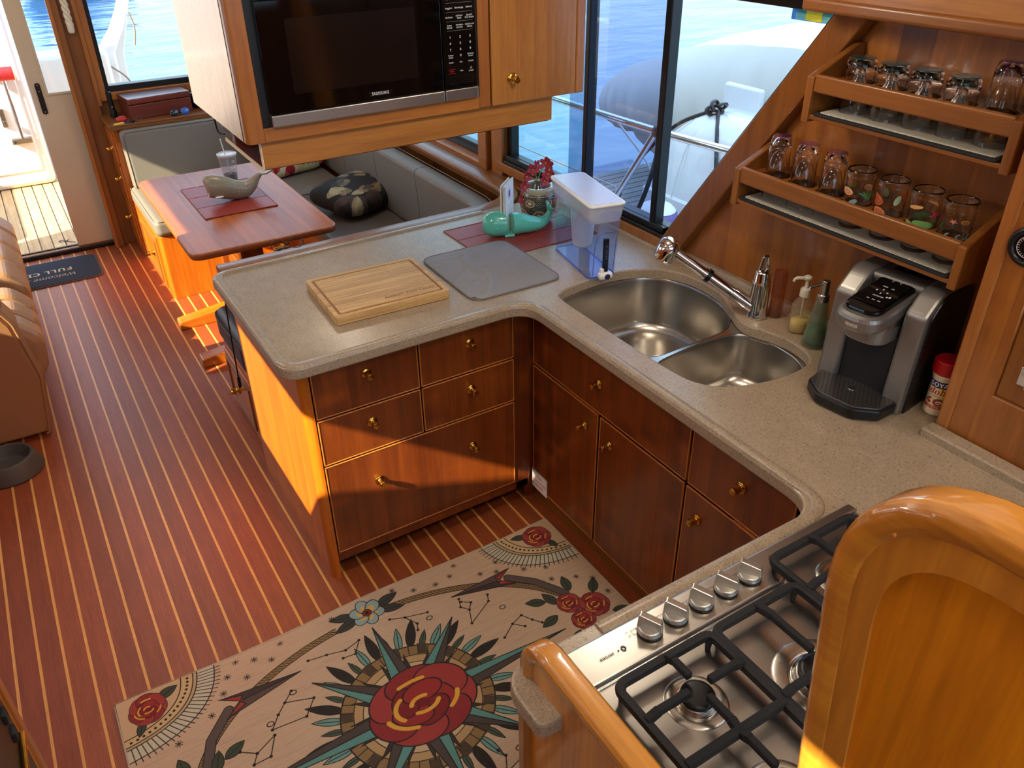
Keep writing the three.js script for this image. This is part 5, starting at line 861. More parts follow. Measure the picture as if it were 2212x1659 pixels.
{
  const t = thing('dining_table', 'varnished cherry dining table with rounded corners on a trestle base', 'table', [0.86, 0, -4.1]);
  const o = roundPoly([[0.53, -4.72], [1.205, -4.72], [1.205, -3.5], [0.53, -3.5]], 0.06, 8);
  pw(t, 'tabletop', ext('xz', o, 0.69, 0.722, 0.01), M.table, 'z');
  pw(t, 'handle_rail', bx(0.575, 0.66, 0.58, 0.602, -4.62, -4.56, 0.008), M.post, 'x');
  for (const z of [-4.35, -3.87]) { pw(t, 'foot', ext('xy', roundPoly([[0.515, 0.0], [1.22, 0], [1.22, 0.045], [0.95, 0.075], [0.78, 0.075], [0.515, 0.045]], [0.004, 0.004, 0.012, 0, 0, 0.012]), z - 0.04, z + 0.04, 0.005), M.post, 'x'); pw(t, 'leg', bx(0.81, 0.92, 0.07, 0.69, z - 0.028, z + 0.028, 0.006), M.cherry, 'y'); }
  pw(t, 'stretcher', bx(0.845, 0.885, 0.3, 0.4, -4.33, -3.89, 0.005), M.cherry, 'z');
}
// throw pillows
function pillow(w, h, d) { const g = new THREE.SphereGeometry(1, 40, 28), p = g.attributes.position; for (let i = 0; i < p.count; i++) { let x = p.getX(i), y = p.getY(i), z = p.getZ(i); const s = (a, e) => Math.sign(a) * Math.pow(Math.abs(a), e); const r = Math.max(Math.abs(x), Math.abs(y)); p.setXYZ(i, s(x, 0.55) * w / 2 * (1 + 0.12 * Math.abs(x * y)), s(y, 0.55) * h / 2 * (1 + 0.12 * Math.abs(x * y)), s(z, 0.9) * d / 2); } g.computeVertexNormals(); const uv = g.attributes.uv; for (let i = 0; i < p.count; i++) uv.setXY(i, p.getX(i) / w + 0.5, p.getY(i) / h + 0.5); return g; }
{
  const palm = canvasTex(512, 512, (g, w, h) => { g.fillStyle = '#1c1a1a'; g.fillRect(0, 0, w, h); const fr = (x, y, s, a, c) => { g.save(); g.translate(x, y); g.rotate(a); g.strokeStyle = c; g.lineWidth = 3; g.beginPath(); g.moveTo(0, 0); g.quadraticCurveTo(s * 0.5, -s * 0.15, s, 0); g.stroke(); g.lineWidth = 5; for (let k = 1; k < 13; k++) { const q = k / 13, px = s * q, py = -s * 0.3 * q * (1 - q), l = s * 0.42 * Math.sin(Math.PI * (0.15 + 0.8 * q)); for (const d of [-1, 1]) { g.beginPath(); g.moveTo(px, py); g.quadraticCurveTo(px + l * 0.5, py + d * l * 0.4, px + l * 0.75, py + d * l * 0.85); g.stroke(); } } g.restore(); }; for (let k = 0; k < 34; k++) fr(hash(k, 1, 4) * 500, hash(k, 2, 4) * 500, 90 + 50 * hash(k, 3, 4), hash(k, 4, 4) * 6.3, ['#4a3a34', '#8c7a5a', '#a89a74', '#3a3630'][k % 4]); });
  const t = thing('palm_pillow', 'dark throw pillow with tan palm leaf print on the side bench', 'pillow', [1.6, 0.487, -4.3], 0.45);
  loc(t, 'pillow_body', pillow(0.46, 0.36, 0.14).rotateX(-Math.PI / 2).rotateX(0.12).translate(0, 0.085, 0), P({ map: palm, roughness: 0.9 }));
  const fl = canvasTex(512, 512, (g, w, h) => { g.fillStyle = '#cfcf9a'; g.fillRect(0, 0, w, h); for (let k = 0; k < 70; k++) { g.fillStyle = ['#dfe0b4', '#b8c080', '#e3c8c0', '#c9b98a'][k % 4]; g.beginPath(); g.ellipse(hash(k, 1, 8) * w, hash(k, 2, 8) * h, 50, 24, hash(k, 3, 8) * 3, 0, 7); g.fill(); } for (let k = 0; k < 36; k++) { g.fillStyle = ['#3f6a34', '#5c8a44', '#2d5230'][k % 3]; g.beginPath(); g.ellipse(hash(k, 5, 8) * w, hash(k, 6, 8) * h, 46, 12, hash(k, 7, 8) * 3, 0, 7); g.fill(); } for (let k = 0; k < 11; k++) { const x = hash(k, 11, 8) * w, y = hash(k, 12, 8) * h; for (let p = 0; p < 5; p++) { g.fillStyle = ['#a61e24', '#c4383a', '#8a1420', '#d66a5c'][p % 4]; g.beginPath(); g.ellipse(x + 16 * Math.cos(p * 1.25), y + 16 * Math.sin(p * 1.25), 26, 38, p * 1.25, 0, 7); g.fill(); } } g.strokeStyle = '#4a4030'; g.lineWidth = 3; for (let r = 0; r < 4; r++) { g.beginPath(); for (let x = 0; x < 200; x += 4) g.lineTo(280 + x, 330 + r * 46 + 12 * Math.sin(x * 0.18)); g.stroke(); } });
  const f = thing('floral_pillow', 'pale throw pillow with red flower print leaning in the bench corner', 'pillow', [1.5, 0.487, -5.17], 0.25);
  loc(f, 'pillow_body', pillow(0.46, 0.42, 0.15).rotateX(-0.5).translate(0, 0.2, 0), P({ map: fl, roughness: 0.9 }));
}
// things on the dining table
{
  const t = thing('whale_sculpture', 'mottled beige stone whale sculpture with raised tail on the table', 'figurine', [0.9, 0.728, -4.12]);
  loc(t, 'whale_body', uvw(blob([[-0.135, 0.085, 0, 0.02, 0.014], [-0.13, 0.086, 0, 0.05, 0.036], [-0.1, 0.082, 0, 0.057, 0.045], [-0.05, 0.066, 0, 0.056, 0.047], [0.0, 0.048, 0, 0.049, 0.043], [0.05, 0.04, 0, 0.042, 0.037], [0.09, 0.058, 0.0, 0.03, 0.027], [0.115, 0.083, 0, 0.02, 0.019], [0.135, 0.098, 0, 0.013, 0.014], [0.15, 0.106, 0, 0.006, 0.02]], 90, 30), 'y'), M.stone);
  loc(t, 'fluke', ext('xz', roundPoly([[0.135, 0], [0.16, -0.05], [0.2, -0.062], [0.178, 0], [0.2, 0.062], [0.16, 0.05]], [0.01, 0.02, 0.006, 0.01, 0.006, 0.02], 5), -0.004, 0.005, 0.003).rotateZ(0.5).translate(0.018, 0.034, 0), M.stone);
  for (const s of [-1, 1]) loc(t, 'flipper', new THREE.SphereGeometry(0.02, 16, 10).scale(1.1, 0.28, 0.6), plain(0xe8e2d4, 0.3), [-0.085, 0.036, s * 0.038]);
  const c = thing('iced_drink_cup', 'clear plastic drink cup with lid, straw and dark drink behind the whale', 'cup', [0.957, 0.7235, -4.4]);
  loc(c, 'cup_wall', lathe([[0, 0.002], [0.031, 0.002], [0.0325, 0], [0.047, 0.15], [0.0485, 0.152], [0.0455, 0.151], [0.031, 0.004], [0, 0.0035]], 40), P({ color: 0xf4f4f4, roughness: 0.08, transmission: 0.92, thickness: 0, ior: 1.4 }));
  loc(c, 'drink', lathe([[0, 0.005], [0.03, 0.005], [0.0345, 0.048], [0, 0.048]], 32), P({ color: 0x1a0a08, roughness: 0.1 }));
  loc(c, 'lid', lathe([[0.049, 0.146], [0.051, 0.15], [0.051, 0.156], [0.046, 0.159], [0.044, 0.154], [0, 0.154]], 40), P({ color: 0xf0f0f0, roughness: 0.25, transmission: 0.5, thickness: 0 }));
  loc(c, 'straw', rod([0.006, 0.03, 0], [-0.018, 0.235, 0.004], 0.0035), P({ color: 0xf0f0f0, roughness: 0.25, transmission: 0.5, thickness: 0 }));
  const lg = canvasTex(256, 256, (g, w, h) => { g.clearRect(0, 0, w, h); g.strokeStyle = '#fff'; g.lineWidth = 8; g.beginPath(); g.ellipse(170, 70, 34, 22, 0, 0, 7); g.stroke(); g.beginPath(); g.moveTo(136, 70); g.lineTo(204, 70); g.stroke(); g.fillStyle = '#fff'; g.font = 'italic bold 62px sans-serif'; g.fillText('McCafé', 20, 200, 220); });
  loc(c, 'cup_print', new THREE.CylinderGeometry(0.0455, 0.0395, 0.07, 24, 1, true, -0.5, 1.0).translate(0, 0.105, 0), P({ map: lg, transparent: true, alphaTest: 0.4, roughness: 0.5, side: THREE.DoubleSide }), [0, 0, 0], [0, 0.3, 0]);
}
// ---------- console top: box, torch, keys, eyewear, small pot ----------
{
  const t = thing('wooden_box', 'reddish mahogany keepsake box with hinged lid on the console shelf', 'box', [0.87, 0.845, -5.7], 0.12);
  loc(t, 'box_body', uvw(bx(-0.19, 0.19, 0, 0.085, -0.11, 0.11, 0.006), 'x'), M.mahogany);
  loc(t, 'lid', uvw(bx(-0.192, 0.192, 0.087, 0.122, -0.112, 0.112, 0.008), 'x'), M.mahogany);
  const f = thing('flashlight', 'black flashlight standing upright beside the mahogany box', 'flashlight', [0.615, 0.845, -5.72]);
  loc(f, 'torch_body', lathe([[0, 0], [0.02, 0], [0.0215, 0.004], [0.0215, 0.035], [0.016, 0.05], [0.015, 0.12], [0.0165, 0.125], [0.0165, 0.148], [0.014, 0.152], [0, 0.152]], 24), M.black);
  loc(f, 'switch_button', cyl(0.006, 0.005, 0.003, 14).rotateX(Math.PI / 2), M.steelFine, [0, 0.065, 0.015]);
  const k = thing('key_bunch', 'bunch of keys with red and yellow float on the console shelf', 'keys', [0.66, 0.845, -5.53], 0.3);
  loc(k, 'red_float', lathe([[0, 0], [0.014, 0.002], [0.018, 0.012], [0.018, 0.05], [0.013, 0.058], [0, 0.06]], 20).rotateZ(-Math.PI / 2), plain(0xc4282c, 0.4), [-0.05, 0.0185, -0.03]);
  loc(k, 'yellow_tag', bx(-0.03, 0.03, 0, 0.012, -0.014, 0.014, 0.004), plain(0xe3c62e, 0.5), [-0.06, 0, 0.015]);
  loc(k, 'car_fob', bx(-0.032, 0.032, 0, 0.014, -0.018, 0.018, 0.007), M.black, [0.0, 0, 0.03], [0, 0.4, 0]);
  for (const [a, x, z] of [[0.2, 0.03, 0.01], [-0.3, 0.05, -0.012], [0.7, 0.06, 0.02]]) loc(k, 'key', merge([cyl(0.012, 0.012, 0.0022, 16), bx(0.008, 0.05, 0, 0.0022, -0.004, 0.004, 0.001)]), M.steelFine, [x, 0.001 + 0.002 * Math.abs(a), z], [0, a, 0]);
  loc(k, 'key_ring', new THREE.TorusGeometry(0.014, 0.0014, 8, 28).rotateX(Math.PI / 2), M.chrome, [0.025, 0.004, 0.0]);
  const s = thing('folded_sunglasses', 'folded sunglasses with blue lenses in front of the mahogany box', 'sunglasses', [0.97, 0.845, -5.53], 0.15);
  for (const q of [-1, 1]) { loc(s, 'lens', new THREE.SphereGeometry(0.028, 20, 12).scale(1, 0.75, 0.2), P({ color: q > 0 ? 0x2a62c8 : 0x22282c, roughness: 0.1, clearcoat: 1 }), [q * 0.034, 0.022, 0.005], [-0.2, 0, 0]); loc(s, 'temple', rod([q * 0.064, 0.022, 0], [-q * 0.05, 0.01, -0.02 - q * 0.006], 0.003, 8), M.black); }
  loc(s, 'bridge', tube([[-0.01, 0.028, 0.006], [0, 0.032, 0.006], [0.01, 0.028, 0.006]], 0.0025, 8, 6), M.black);
  const p = thing('dark_pot', 'small black lidded pot beside the mahogany box, half behind the hanging cabinet', 'pot', [1.135, 0.845, -5.7]);
  loc(p, 'pot_body', lathe([[0, 0], [0.05, 0], [0.056, 0.01], [0.058, 0.07], [0.052, 0.085], [0, 0.086]], 32), M.black);
  loc(p, 'lid', lathe([[0.054, 0.084], [0.053, 0.092], [0.02, 0.104], [0.008, 0.106], [0.009, 0.118], [0, 0.12]], 32), M.blackGloss);
}
{
  // braided white rope hanging by the door post
  const t = thing('braided_rope', 'white braided rope hanging beside the sliding door', 'rope', [0.515, 1.33, -5.79]);
  const st = []; for (let s = 0; s < 3; s++) { const p = []; for (let k = 0; k <= 60; k++) { const y = 0.045 + k / 60 * 0.66, a = k * 0.62 + s * 2.094; p.push([0.008 * Math.cos(a), y, 0.007 * Math.sin(a)]); } st.push(tube(p, 0.0075, 150, 6)); }
  loc(t, 'strands', merge(st).scale(1.45, 1, 1.45), plain(0xe6dfca, 0.9));
  loc(t, 'whipped_end', lathe([[0, 0], [0.009, 0.002], [0.013, 0.012], [0.0135, 0.05], [0.012, 0.06], [0, 0.062]], 16).scale(1.45, 1, 1.45), plain(0xe6dfca, 0.8));
}
// ---------- sofa and bowl at the port side ----------
{
  const t = thing('recliner_sofa', 'tan leather reclining sofa with channelled seats along the port side', 'sofa', [-0.65, 0, -4.6]);
  part(t, 'sofa_base', uvw(ext('xy', roundPoly([[-1.12, 0.02], [-0.2, 0.02], [-0.15, 0.3], [-0.16, 0.36], [-1.12, 0.36]], [0.02, 0.03, 0.05, 0.02, 0.02], 5), -5.6, -3.62, 0.02), 'y'), M.tanSuede);
  part(t, 'backrest', uvw(merge([bx(-0.2, 0.0, 0, 0.6, -0.95, -0.02, 0.09, 5), bx(-0.2, 0.0, 0, 0.6, 0.02, 0.95, 0.09, 5)]).rotateZ(0.1).translate(-0.92, 0.42, -4.6), 'y'), M.tan);
  for (const [z0, z1, n] of [[-4.14, -3.66, 3], [-5.3, -4.26, 4]]) {
    const w = (z1 - z0) / n;
    for (let k = 0; k < n; k++) {
      const a = z0 + k * w, roll = ext('xy', roundPoly([[-1.0, 0.3], [-0.19, 0.2], [-0.125, 0.3], [-0.105, 0.44], [-0.19, 0.535], [-1.0, 0.5]], [0.05, 0.04, 0.06, 0.07, 0.1, 0.04], 6), a + 0.002, a + w - 0.002, 0.035, [], 6);
      part(t, 'seat_roll', uvw(roll, 'y'), M.tan);
    }
  }
  const armP = roundPoly([[-1.12, 0.02], [-0.2, 0.02], [-0.155, 0.3], [-0.19, 0.56], [-0.24, 0.66], [-1.12, 0.7]], [0.02, 0.015, 0.1, 0.08, 0.06, 0.05], 6);
  for (const [a, b] of [[-3.78, -3.6], [-5.56, -5.36]]) { const m = part(t, 'arm', uvw(ext('xy', armP, a, b, 0.03), 'y'), M.tanSuede); part(m, 'arm_pad', uvw(bx(-1.0, -0.21, 0.62, 0.69, a - 0.012, b + 0.012, 0.034, 5), 'x'), M.tanSuede); part(m, 'welt', tube(armP.filter((q) => q[0] > -0.5).map(([x, y]) => [x - 0.012, y, b - 0.004]), 0.005, 60, 6), M.tan); }
  const bw = thing('pet_bowl', 'dark grey plastic pet bowl on the floor beside the sofa', 'bowl', [-0.385, 0, -3.42]);
  loc(bw, 'bowl_body', lathe([[0, 0.001], [0.112, 0.001], [0.116, 0.006], [0.1, 0.04], [0.092, 0.058], [0.085, 0.062], [0.078, 0.058], [0.068, 0.022], [0.06, 0.014], [0, 0.013]], 48).scale(1.12, 1.25, 1.12), P({ color: 0x4c463f, roughness: 0.55 }));
}
// ---------- doormat ----------
{
  const t = thing('doormat', 'dark navy welcome mat with rounded corners at the sliding door', 'doormat', [0.04, 0, -5.54]);
  const o = roundPoly([[-0.4, -5.745], [0.28, -5.745], [0.28, -5.335], [-0.4, -5.335]], 0.06, 6);
  part(t, 'rubber_backing', ext('xz', o, 0.0005, 0.007, 0.002), plain(0x5a4a44, 0.8));
  const g = ext('xz', roundPoly([[-0.39, -5.735], [0.27, -5.735], [0.27, -5.345], [-0.39, -5.345]], 0.055, 6), 0.005, 0.0095, 0.001);
  const pile = pu(t, 'carpet_pile', g, P({ color: 0x2a3646, roughness: 1, bumpMap: T.terry, bumpScale: 0.001 }));
  const tx = canvasTex(1024, 640, (c, w, h) => { c.clearRect(0, 0, w, h); c.fillStyle = '#cbbfa0'; c.textAlign = 'center'; c.font = 'italic 92px serif'; c.fillText('Welcome Aboard', w / 2, 250); c.font = 'bold 118px sans-serif'; c.fillText('FULL CIRCLE', w / 2, 415, 900); });
  loc(pile, 'printed_text', new THREE.PlaneGeometry(0.62, 0.3875), decalMat(tx, { transparent: true, roughness: 0.9 }), [-0.09, 0.0098, -5.52], [-Math.PI / 2, 0, Math.PI]);
}
// ---------- rug ----------
{
  const X0 = -0.215, Z0 = -1.95, W = 1.547, H = 0.96;
  const tx = canvasTex(1548, 960, (g, w, h) => {
    const px = (x) => (x - X0) * 1000, py = (z) => (z - Z0) * 1000, CX = px(0.557), CY = py(-1.47), ink = '#2a2420';
    g.fillStyle = '#c4aa8e'; g.fillRect(0, 0, w, h);
    for (let k = 0; k < 5000; k++) { g.fillStyle = hash(k, 1, 2) > 0.5 ? 'rgba(235,215,190,0.10)' : 'rgba(70,50,40,0.07)'; g.fillRect(hash(k, 2, 2) * w, hash(k, 3, 2) * h, 30 + 60 * hash(k, 4, 2), 2); }
    const poly = (p, f, s = ink, lw = 3) => { g.beginPath(); p.forEach((q, i) => i ? g.lineTo(...q) : g.moveTo(...q)); g.closePath(); if (f) { g.fillStyle = f; g.fill(); } if (s) { g.strokeStyle = s; g.lineWidth = lw; g.stroke(); } };
    const line = (p, lw = 3, s = ink) => { g.beginPath(); p.forEach((q, i) => i ? g.lineTo(...q) : g.moveTo(...q)); g.strokeStyle = s; g.lineWidth = lw; g.stroke(); };
    const leaf = (x, y, l, a, c, wd = 0.22) => { g.save(); g.translate(x, y); g.rotate(a); g.beginPath(); g.moveTo(0, 0); g.quadraticCurveTo(l * 0.4, -l * wd * 1.6, l, 0); g.quadraticCurveTo(l * 0.4, l * wd * 1.6, 0, 0); g.fillStyle = c; g.fill(); g.strokeStyle = ink; g.lineWidth = 2.5; g.stroke(); g.beginPath(); g.moveTo(0, 0); g.lineTo(l * 0.85, 0); g.stroke(); g.restore(); };
    const rose = (x, y, r, sq = 1) => {
      g.save(); g.translate(x, y); g.scale(1, sq);
      for (let k = 0; k < 7; k++) { const a = k * 0.8976 + 0.3; g.beginPath(); g.ellipse(r * 0.55 * Math.cos(a), r * 0.55 * Math.sin(a), r * 0.52, r * 0.4, a + 1.57, 0, 7); g.fillStyle = k % 2 ? '#8a2f30' : '#9c3c38'; g.fill(); g.strokeStyle = ink; g.lineWidth = Math.max(1.5, r * 0.025); g.stroke(); }
      for (let k = 0; k < 5; k++) { const a = k * 1.2566; g.beginPath(); g.ellipse(r * 0.3 * Math.cos(a), r * 0.28 * Math.sin(a), r * 0.36, r * 0.25, a + 1.2, 0, 7); g.fillStyle = k % 2 ? '#7c2426' : '#97302e'; g.fill(); g.stroke(); }
      g.strokeStyle = '#d9a63c'; g.lineWidth = r * 0.085; g.lineCap = 'round'; for (const [q, a0, a1] of [[0.28, 0.4, 2.2], [0.48, 2.6, 4.0], [0.2, 3.4, 5.2], [0.66, 2.0, 3.0], [0.75, 4.4, 5.0], [0.62, 0.2, 0.9]]) { g.beginPath(); g.ellipse(0, 0, r * q, r * q * 0.8, 0, a0, a1); g.stroke(); }
      g.beginPath(); g.ellipse(0, 0, r * 0.14, r * 0.1, 0.6, 0, 7); g.fillStyle = '#701f22'; g.fill(); g.restore();
    };
    // compass ring
    for (let k = 0; k < 40; k++) { const a = k / 40 * 6.283; leaf(CX + 215 * Math.cos(a), CY + 205 * Math.sin(a), 75 + 25 * (k % 3), a + 0.15, ['#4a5a48', '#6d9a92', '#2e2a26'][k % 3], 0.16); }
    g.beginPath(); g.ellipse(CX, CY, 232, 220, 0, 0, 7); g.fillStyle = '#8a7048'; g.fill(); g.strokeStyle = ink; g.lineWidth = 4; g.stroke();
    for (let k = 0; k < 44; k++) { const a = k / 44 * 6.283; if (k % 3 === 0) { g.beginPath(); g.moveTo(CX + 196 * Math.cos(a), CY + 186 * Math.sin(a)); g.arc(CX, CY, 228, a, a + 0.1428); g.lineTo(CX + 196 * Math.cos(a + 0.1428), CY + 186 * Math.sin(a + 0.1428)); g.fillStyle = '#4c3f30'; g.fill(); } line([[CX + 192 * Math.cos(a), CY + 182 * Math.sin(a)], [CX + 231 * Math.cos(a), CY + 219 * Math.sin(a)]], 2.5); }
    g.beginPath(); g.ellipse(CX, CY, 193, 183, 0, 0, 7); g.fillStyle = '#b39468'; g.fill(); g.stroke();
    g.beginPath(); g.ellipse(CX, CY, 165, 156, 0, 0, 7); g.fillStyle = '#c2ab84'; g.fill(); g.stroke();
    for (let k = 0; k < 16; k++) { const a = (k + 0.5) / 16 * 6.283; poly([[CX + 200 * Math.cos(a), CY + 190 * Math.sin(a)], [CX + 80 * Math.cos(a - 0.3), CY + 80 * Math.sin(a - 0.3)], [CX + 80 * Math.cos(a + 0.3), CY + 80 * Math.sin(a + 0.3)]], '#3a3430'); }
    [[0, 535], [45, 345], [90, 345], [135, 345], [180, 535], [225, 345], [270, 345], [315, 345]].forEach(([d, l]) => { const a = d * Math.PI / 180, b = 0.38, r = 100, t = [CX + l * Math.cos(a), CY + l * Math.sin(a)]; poly([t, [CX + r * Math.cos(a - b), CY + r * Math.sin(a - b)], [CX, CY]], '#5c8f89'); poly([t, [CX + r * Math.cos(a + b), CY + r * Math.sin(a + b)], [CX, CY]], '#4c433f'); line([[CX, CY], t], 2.5); });
    rose(CX + 14, CY, 178, 0.8);
    // rope, arrows, flowers
    g.save(); for (const [a0, a1] of [[3.3, 4.55], [4.85, 6.1], [0.2, 1.4], [1.75, 2.95]]) { g.beginPath(); g.ellipse(CX, CY, 640, 400, 0, a0, a1); g.strokeStyle = ink; g.lineWidth = 25; g.stroke(); g.strokeStyle = '#94794f'; g.lineWidth = 19; g.stroke(); for (let a = a0; a < a1; a += 0.022) { const x = CX + 640 * Math.cos(a), y = CY + 400 * Math.sin(a), t = Math.atan2(400 * Math.cos(a), -640 * Math.sin(a)) + 0.7; line([[x - 12 * Math.cos(t), y - 12 * Math.sin(t)], [x + 12 * Math.cos(t), y + 12 * Math.sin(t)]], 2.5); } } g.restore();
    const arrow = (x0, y0, x1, y1) => { const a = Math.atan2(y0 - y1, x0 - x1), n = [-Math.sin(a), Math.cos(a)], c = [Math.cos(a), Math.sin(a)]; poly([[x0, y0], [x1 + n[0] * 38, y1 + n[1] * 38], [x1 + c[0] * 60, y1 + c[1] * 60]], '#5a4a46'); poly([[x0, y0], [x1 - n[0] * 38, y1 - n[1] * 38], [x1 + c[0] * 60, y1 + c[1] * 60]], '#453a38'); poly([[x1 + n[0] * 38, y1 + n[1] * 38], [x1 + n[0] * 18 + c[0] * 60, y1 + n[1] * 18 + c[1] * 60], [x1 + c[0] * 50, y1 + c[1] * 50]], '#9a3c34'); poly([[x1 - n[0] * 38, y1 - n[1] * 38], [x1 - n[0] * 18 + c[0] * 60, y1 - n[1] * 18 + c[1] * 60], [x1 + c[0] * 50, y1 + c[1] * 50]], '#9a3c34'); };
    const seg = (p, lw, c) => { g.lineCap = 'round'; line(p, lw + 5); line(p, lw, c); };
    seg([[px(1.05), py(-1.765)], [px(1.12), py(-1.7)], [px(1.18), py(-1.6)]], 26, '#5a504c'); seg([[px(0.07), py(-1.755)], [px(0.0), py(-1.68)], [px(-0.03), py(-1.6)]], 26, '#5a504c');
    arrow(px(0.838), py(-1.791), px(1.07), py(-1.765)); arrow(px(0.3), py(-1.775), px(0.06), py(-1.765)); arrow(px(0.838), py(-1.15), px(1.07), py(-1.175)); arrow(px(0.3), py(-1.165), px(0.06), py(-1.175));
    for (const [x, y] of [[px(0.568), py(-1.883)], [px(0.568), py(-1.057)]]) { for (const a of [0.3, -0.25, 2.9, 3.4]) leaf(x + 36 * Math.cos(a), y + 30 * Math.sin(a), 90, a, '#3d4038', 0.24); for (let k = 0; k < 6; k++) { const a = k * 1.047 + 0.4; g.beginPath(); g.ellipse(x + 32 * Math.cos(a), y + 28 * Math.sin(a), 28, 22, a, 0, 7); g.fillStyle = '#8fa8a6'; g.fill(); g.strokeStyle = ink; g.lineWidth = 2.5; g.stroke(); g.beginPath(); g.ellipse(x + 22 * Math.cos(a), y + 19 * Math.sin(a), 15, 11, a, 0, 7); g.fillStyle = '#d8a85c'; g.fill(); } g.beginPath(); g.arc(x, y, 15, 0, 7); g.fillStyle = '#7a3020'; g.fill(); g.stroke(); g.beginPath(); g.arc(x, y, 6, 0, 7); g.fillStyle = '#201814'; g.fill(); }
    for (const sgn of [1, -1]) { const fx = (x) => sgn > 0 ? px(x) : w - px(x); for (const [x, z, a] of [[1.1, -1.6, 3.6], [1.13, -1.57, 4.4], [1.2, -1.6, 4.9], [1.26, -1.55, 5.4], [1.1, -1.53, 2.9], [1.13, -1.44, 2.4], [1.27, -1.45, 0.4]]) leaf(fx(x), py(z), 70, sgn > 0 ? a : Math.PI - a, '#3f4a3a', 0.3); rose(fx(1.165), py(-1.555), 46); rose(fx(1.235), py(-1.505), 56); rose(fx(1.165), py(-1.47), 44); }
    // quarter fans in the corners
    for (const [cx, cy, sx, sy] of [[0, 0, 1, 1], [w, 0, -1, 1], [0, h, 1, -1], [w, h, -1, -1]]) {
      g.save(); g.translate(cx, cy); g.scale(sx, sy);
      const arc = (r, q, f) => { g.beginPath(); g.moveTo(0, 0); g.lineTo(r, 0); g.quadraticCurveTo(r * 0.93, q * 0.93, 0, q); g.closePath(); g.fillStyle = f; g.fill(); g.strokeStyle = ink; g.lineWidth = 3; g.stroke(); };
      arc(290, 222, '#c3bfa8'); for (let k = 0; k < 26; k++) { const a = k / 26 * 1.57; line([[236 * Math.cos(a), 176 * Math.sin(a)], [306 * Math.cos(a), 236 * Math.sin(a)]], 2.5); }
      arc(238, 178, '#b9a27c'); arc(226, 168, '#c9ae80'); for (let k = 1; k < 18; k++) { const a = k / 18 * 1.57; g.beginPath(); g.arc(208 * Math.cos(a), 156 * Math.sin(a), 4, 0, 7); g.fillStyle = ink; g.fill(); } arc(190, 142, '#c7ab86');
      g.restore(); const q = [cx + sx * 82, cy + sy * 64]; leaf(q[0] + sx * 30, q[1] - sy * 20, 66, Math.atan2(-sy * 20, sx * 60), '#3f4a3a', 0.3); leaf(q[0] - sx * 20, q[1] + sy * 36, 52, Math.atan2(sy * 50, -sx * 20), '#3f4a3a', 0.3); rose(q[0], q[1], 58);
    }
    // constellations, rings, stars
    const con = (p) => { const q = p.map(([x, z]) => [px(x), py(z)]); line(q, 3); for (const s of q) { g.beginPath(); g.arc(s[0], s[1], 5, 0, 7); g.fillStyle = ink; g.fill(); } };
    for (const m of [(z) => z, (z) => -2.94 - z]) {
      con([[0.857, -1.77], [0.845, -1.735], [0.865, -1.71], [0.885, -1.735], [0.857, -1.755]].map(([x, z]) => [x, m(z)])); con([[0.865, -1.71], [0.843, -1.654], [0.938, -1.708], [0.95, -1.735]].map(([x, z]) => [x, m(z)]));
      con([[0.62, -1.815], [0.667, -1.795], [0.74, -1.775]].map(([x, z]) => [x, m(z)])); con([[0.667, -1.795], [0.69, -1.75], [0.68, -1.725]].map(([x, z]) => [x, m(z)]));
      con([[0.904, -1.546], [0.955, -1.58], [0.999, -1.596], [1.02, -1.56], [1.041, -1.533]].map(([x, z]) => [x, m(z)])); con([[0.955, -1.58], [0.985, -1.55]].map(([x, z]) => [x, m(z)]));
      con([[0.332, -1.8], [0.39, -1.79], [0.448, -1.775], [0.5, -1.79], [0.47, -1.745], [0.43, -1.75]].map(([x, z]) => [x, m(z)]));
      con([[0.25, -1.72], [0.22, -1.69], [0.3, -1.66], [0.26, -1.61], [0.16, -1.62], [0.19, -1.66], [0.22, -1.69]].map(([x, z]) => [x, m(z)]));
      con([[0.06, -1.6], [0.1, -1.57], [0.16, -1.6], [0.13, -1.54], [0.082, -1.54], [0.1, -1.57]].map(([x, z]) => [x, m(z)]));
      for (const [x, z] of [[0.253, -1.712], [0.161, -1.642], [0.735, -1.75], [0.965, -1.66], [0.06, -1.51]]) { g.beginPath(); g.ellipse(px(x), py(m(z)), 10, 8, 0, 0, 7); g.strokeStyle = ink; g.lineWidth = 3; g.stroke(); }
      for (const [x, z] of [[0.456, -1.918], [0.279, -1.915], [0.136, -1.919], [0.189, -1.896], [0.236, -1.866], [0.099, -1.875], [0.151, -1.842], [0.073, -1.821], [0.023, -1.762], [-0.081, -1.719], [0.68, -1.924], [0.744, -1.889], [0.821, -1.872], [0.916, -1.919], [0.977, -1.832], [1.032, -1.811], [1.052, -1.853], [1.191, -1.736], [1.177, -1.678], [1.256, -1.641], [1.301, -1.605], [1.309, -1.528], [0.88, -1.88], [1.12, -1.77], [-0.13, -1.6], [-0.17, -1.5]]) { const X = px(x), Y = py(m(z)); for (let k = 0; k < 4; k++) { const a = k * 0.785 + x; line([[X - 11 * Math.cos(a), Y - 11 * Math.sin(a)], [X + 11 * Math.cos(a), Y + 11 * Math.sin(a)]], 2); } }
    }
  });
  const t = thing('printed_rug', 'beige rug printed with a red rose, compass star and arrows on the galley floor', 'rug', [0.557, 0, -1.47]);
  const wav = (x, z) => 0.003 + 0.0018 * Math.max(0, Math.sin(x * 6.1 + z * 2.0)) * Math.exp(-Math.abs(z + 1.95) * 5);
  const top = grid(90, 50, (u, v) => { const x = X0 + u * W, z = Z0 + (1 - v) * H; const e = Math.sin(x * 7.3) * 0.006 * (v > 0.98 ? 1 : 0); return [x, 0.005 + wav(x, z), z + e]; });
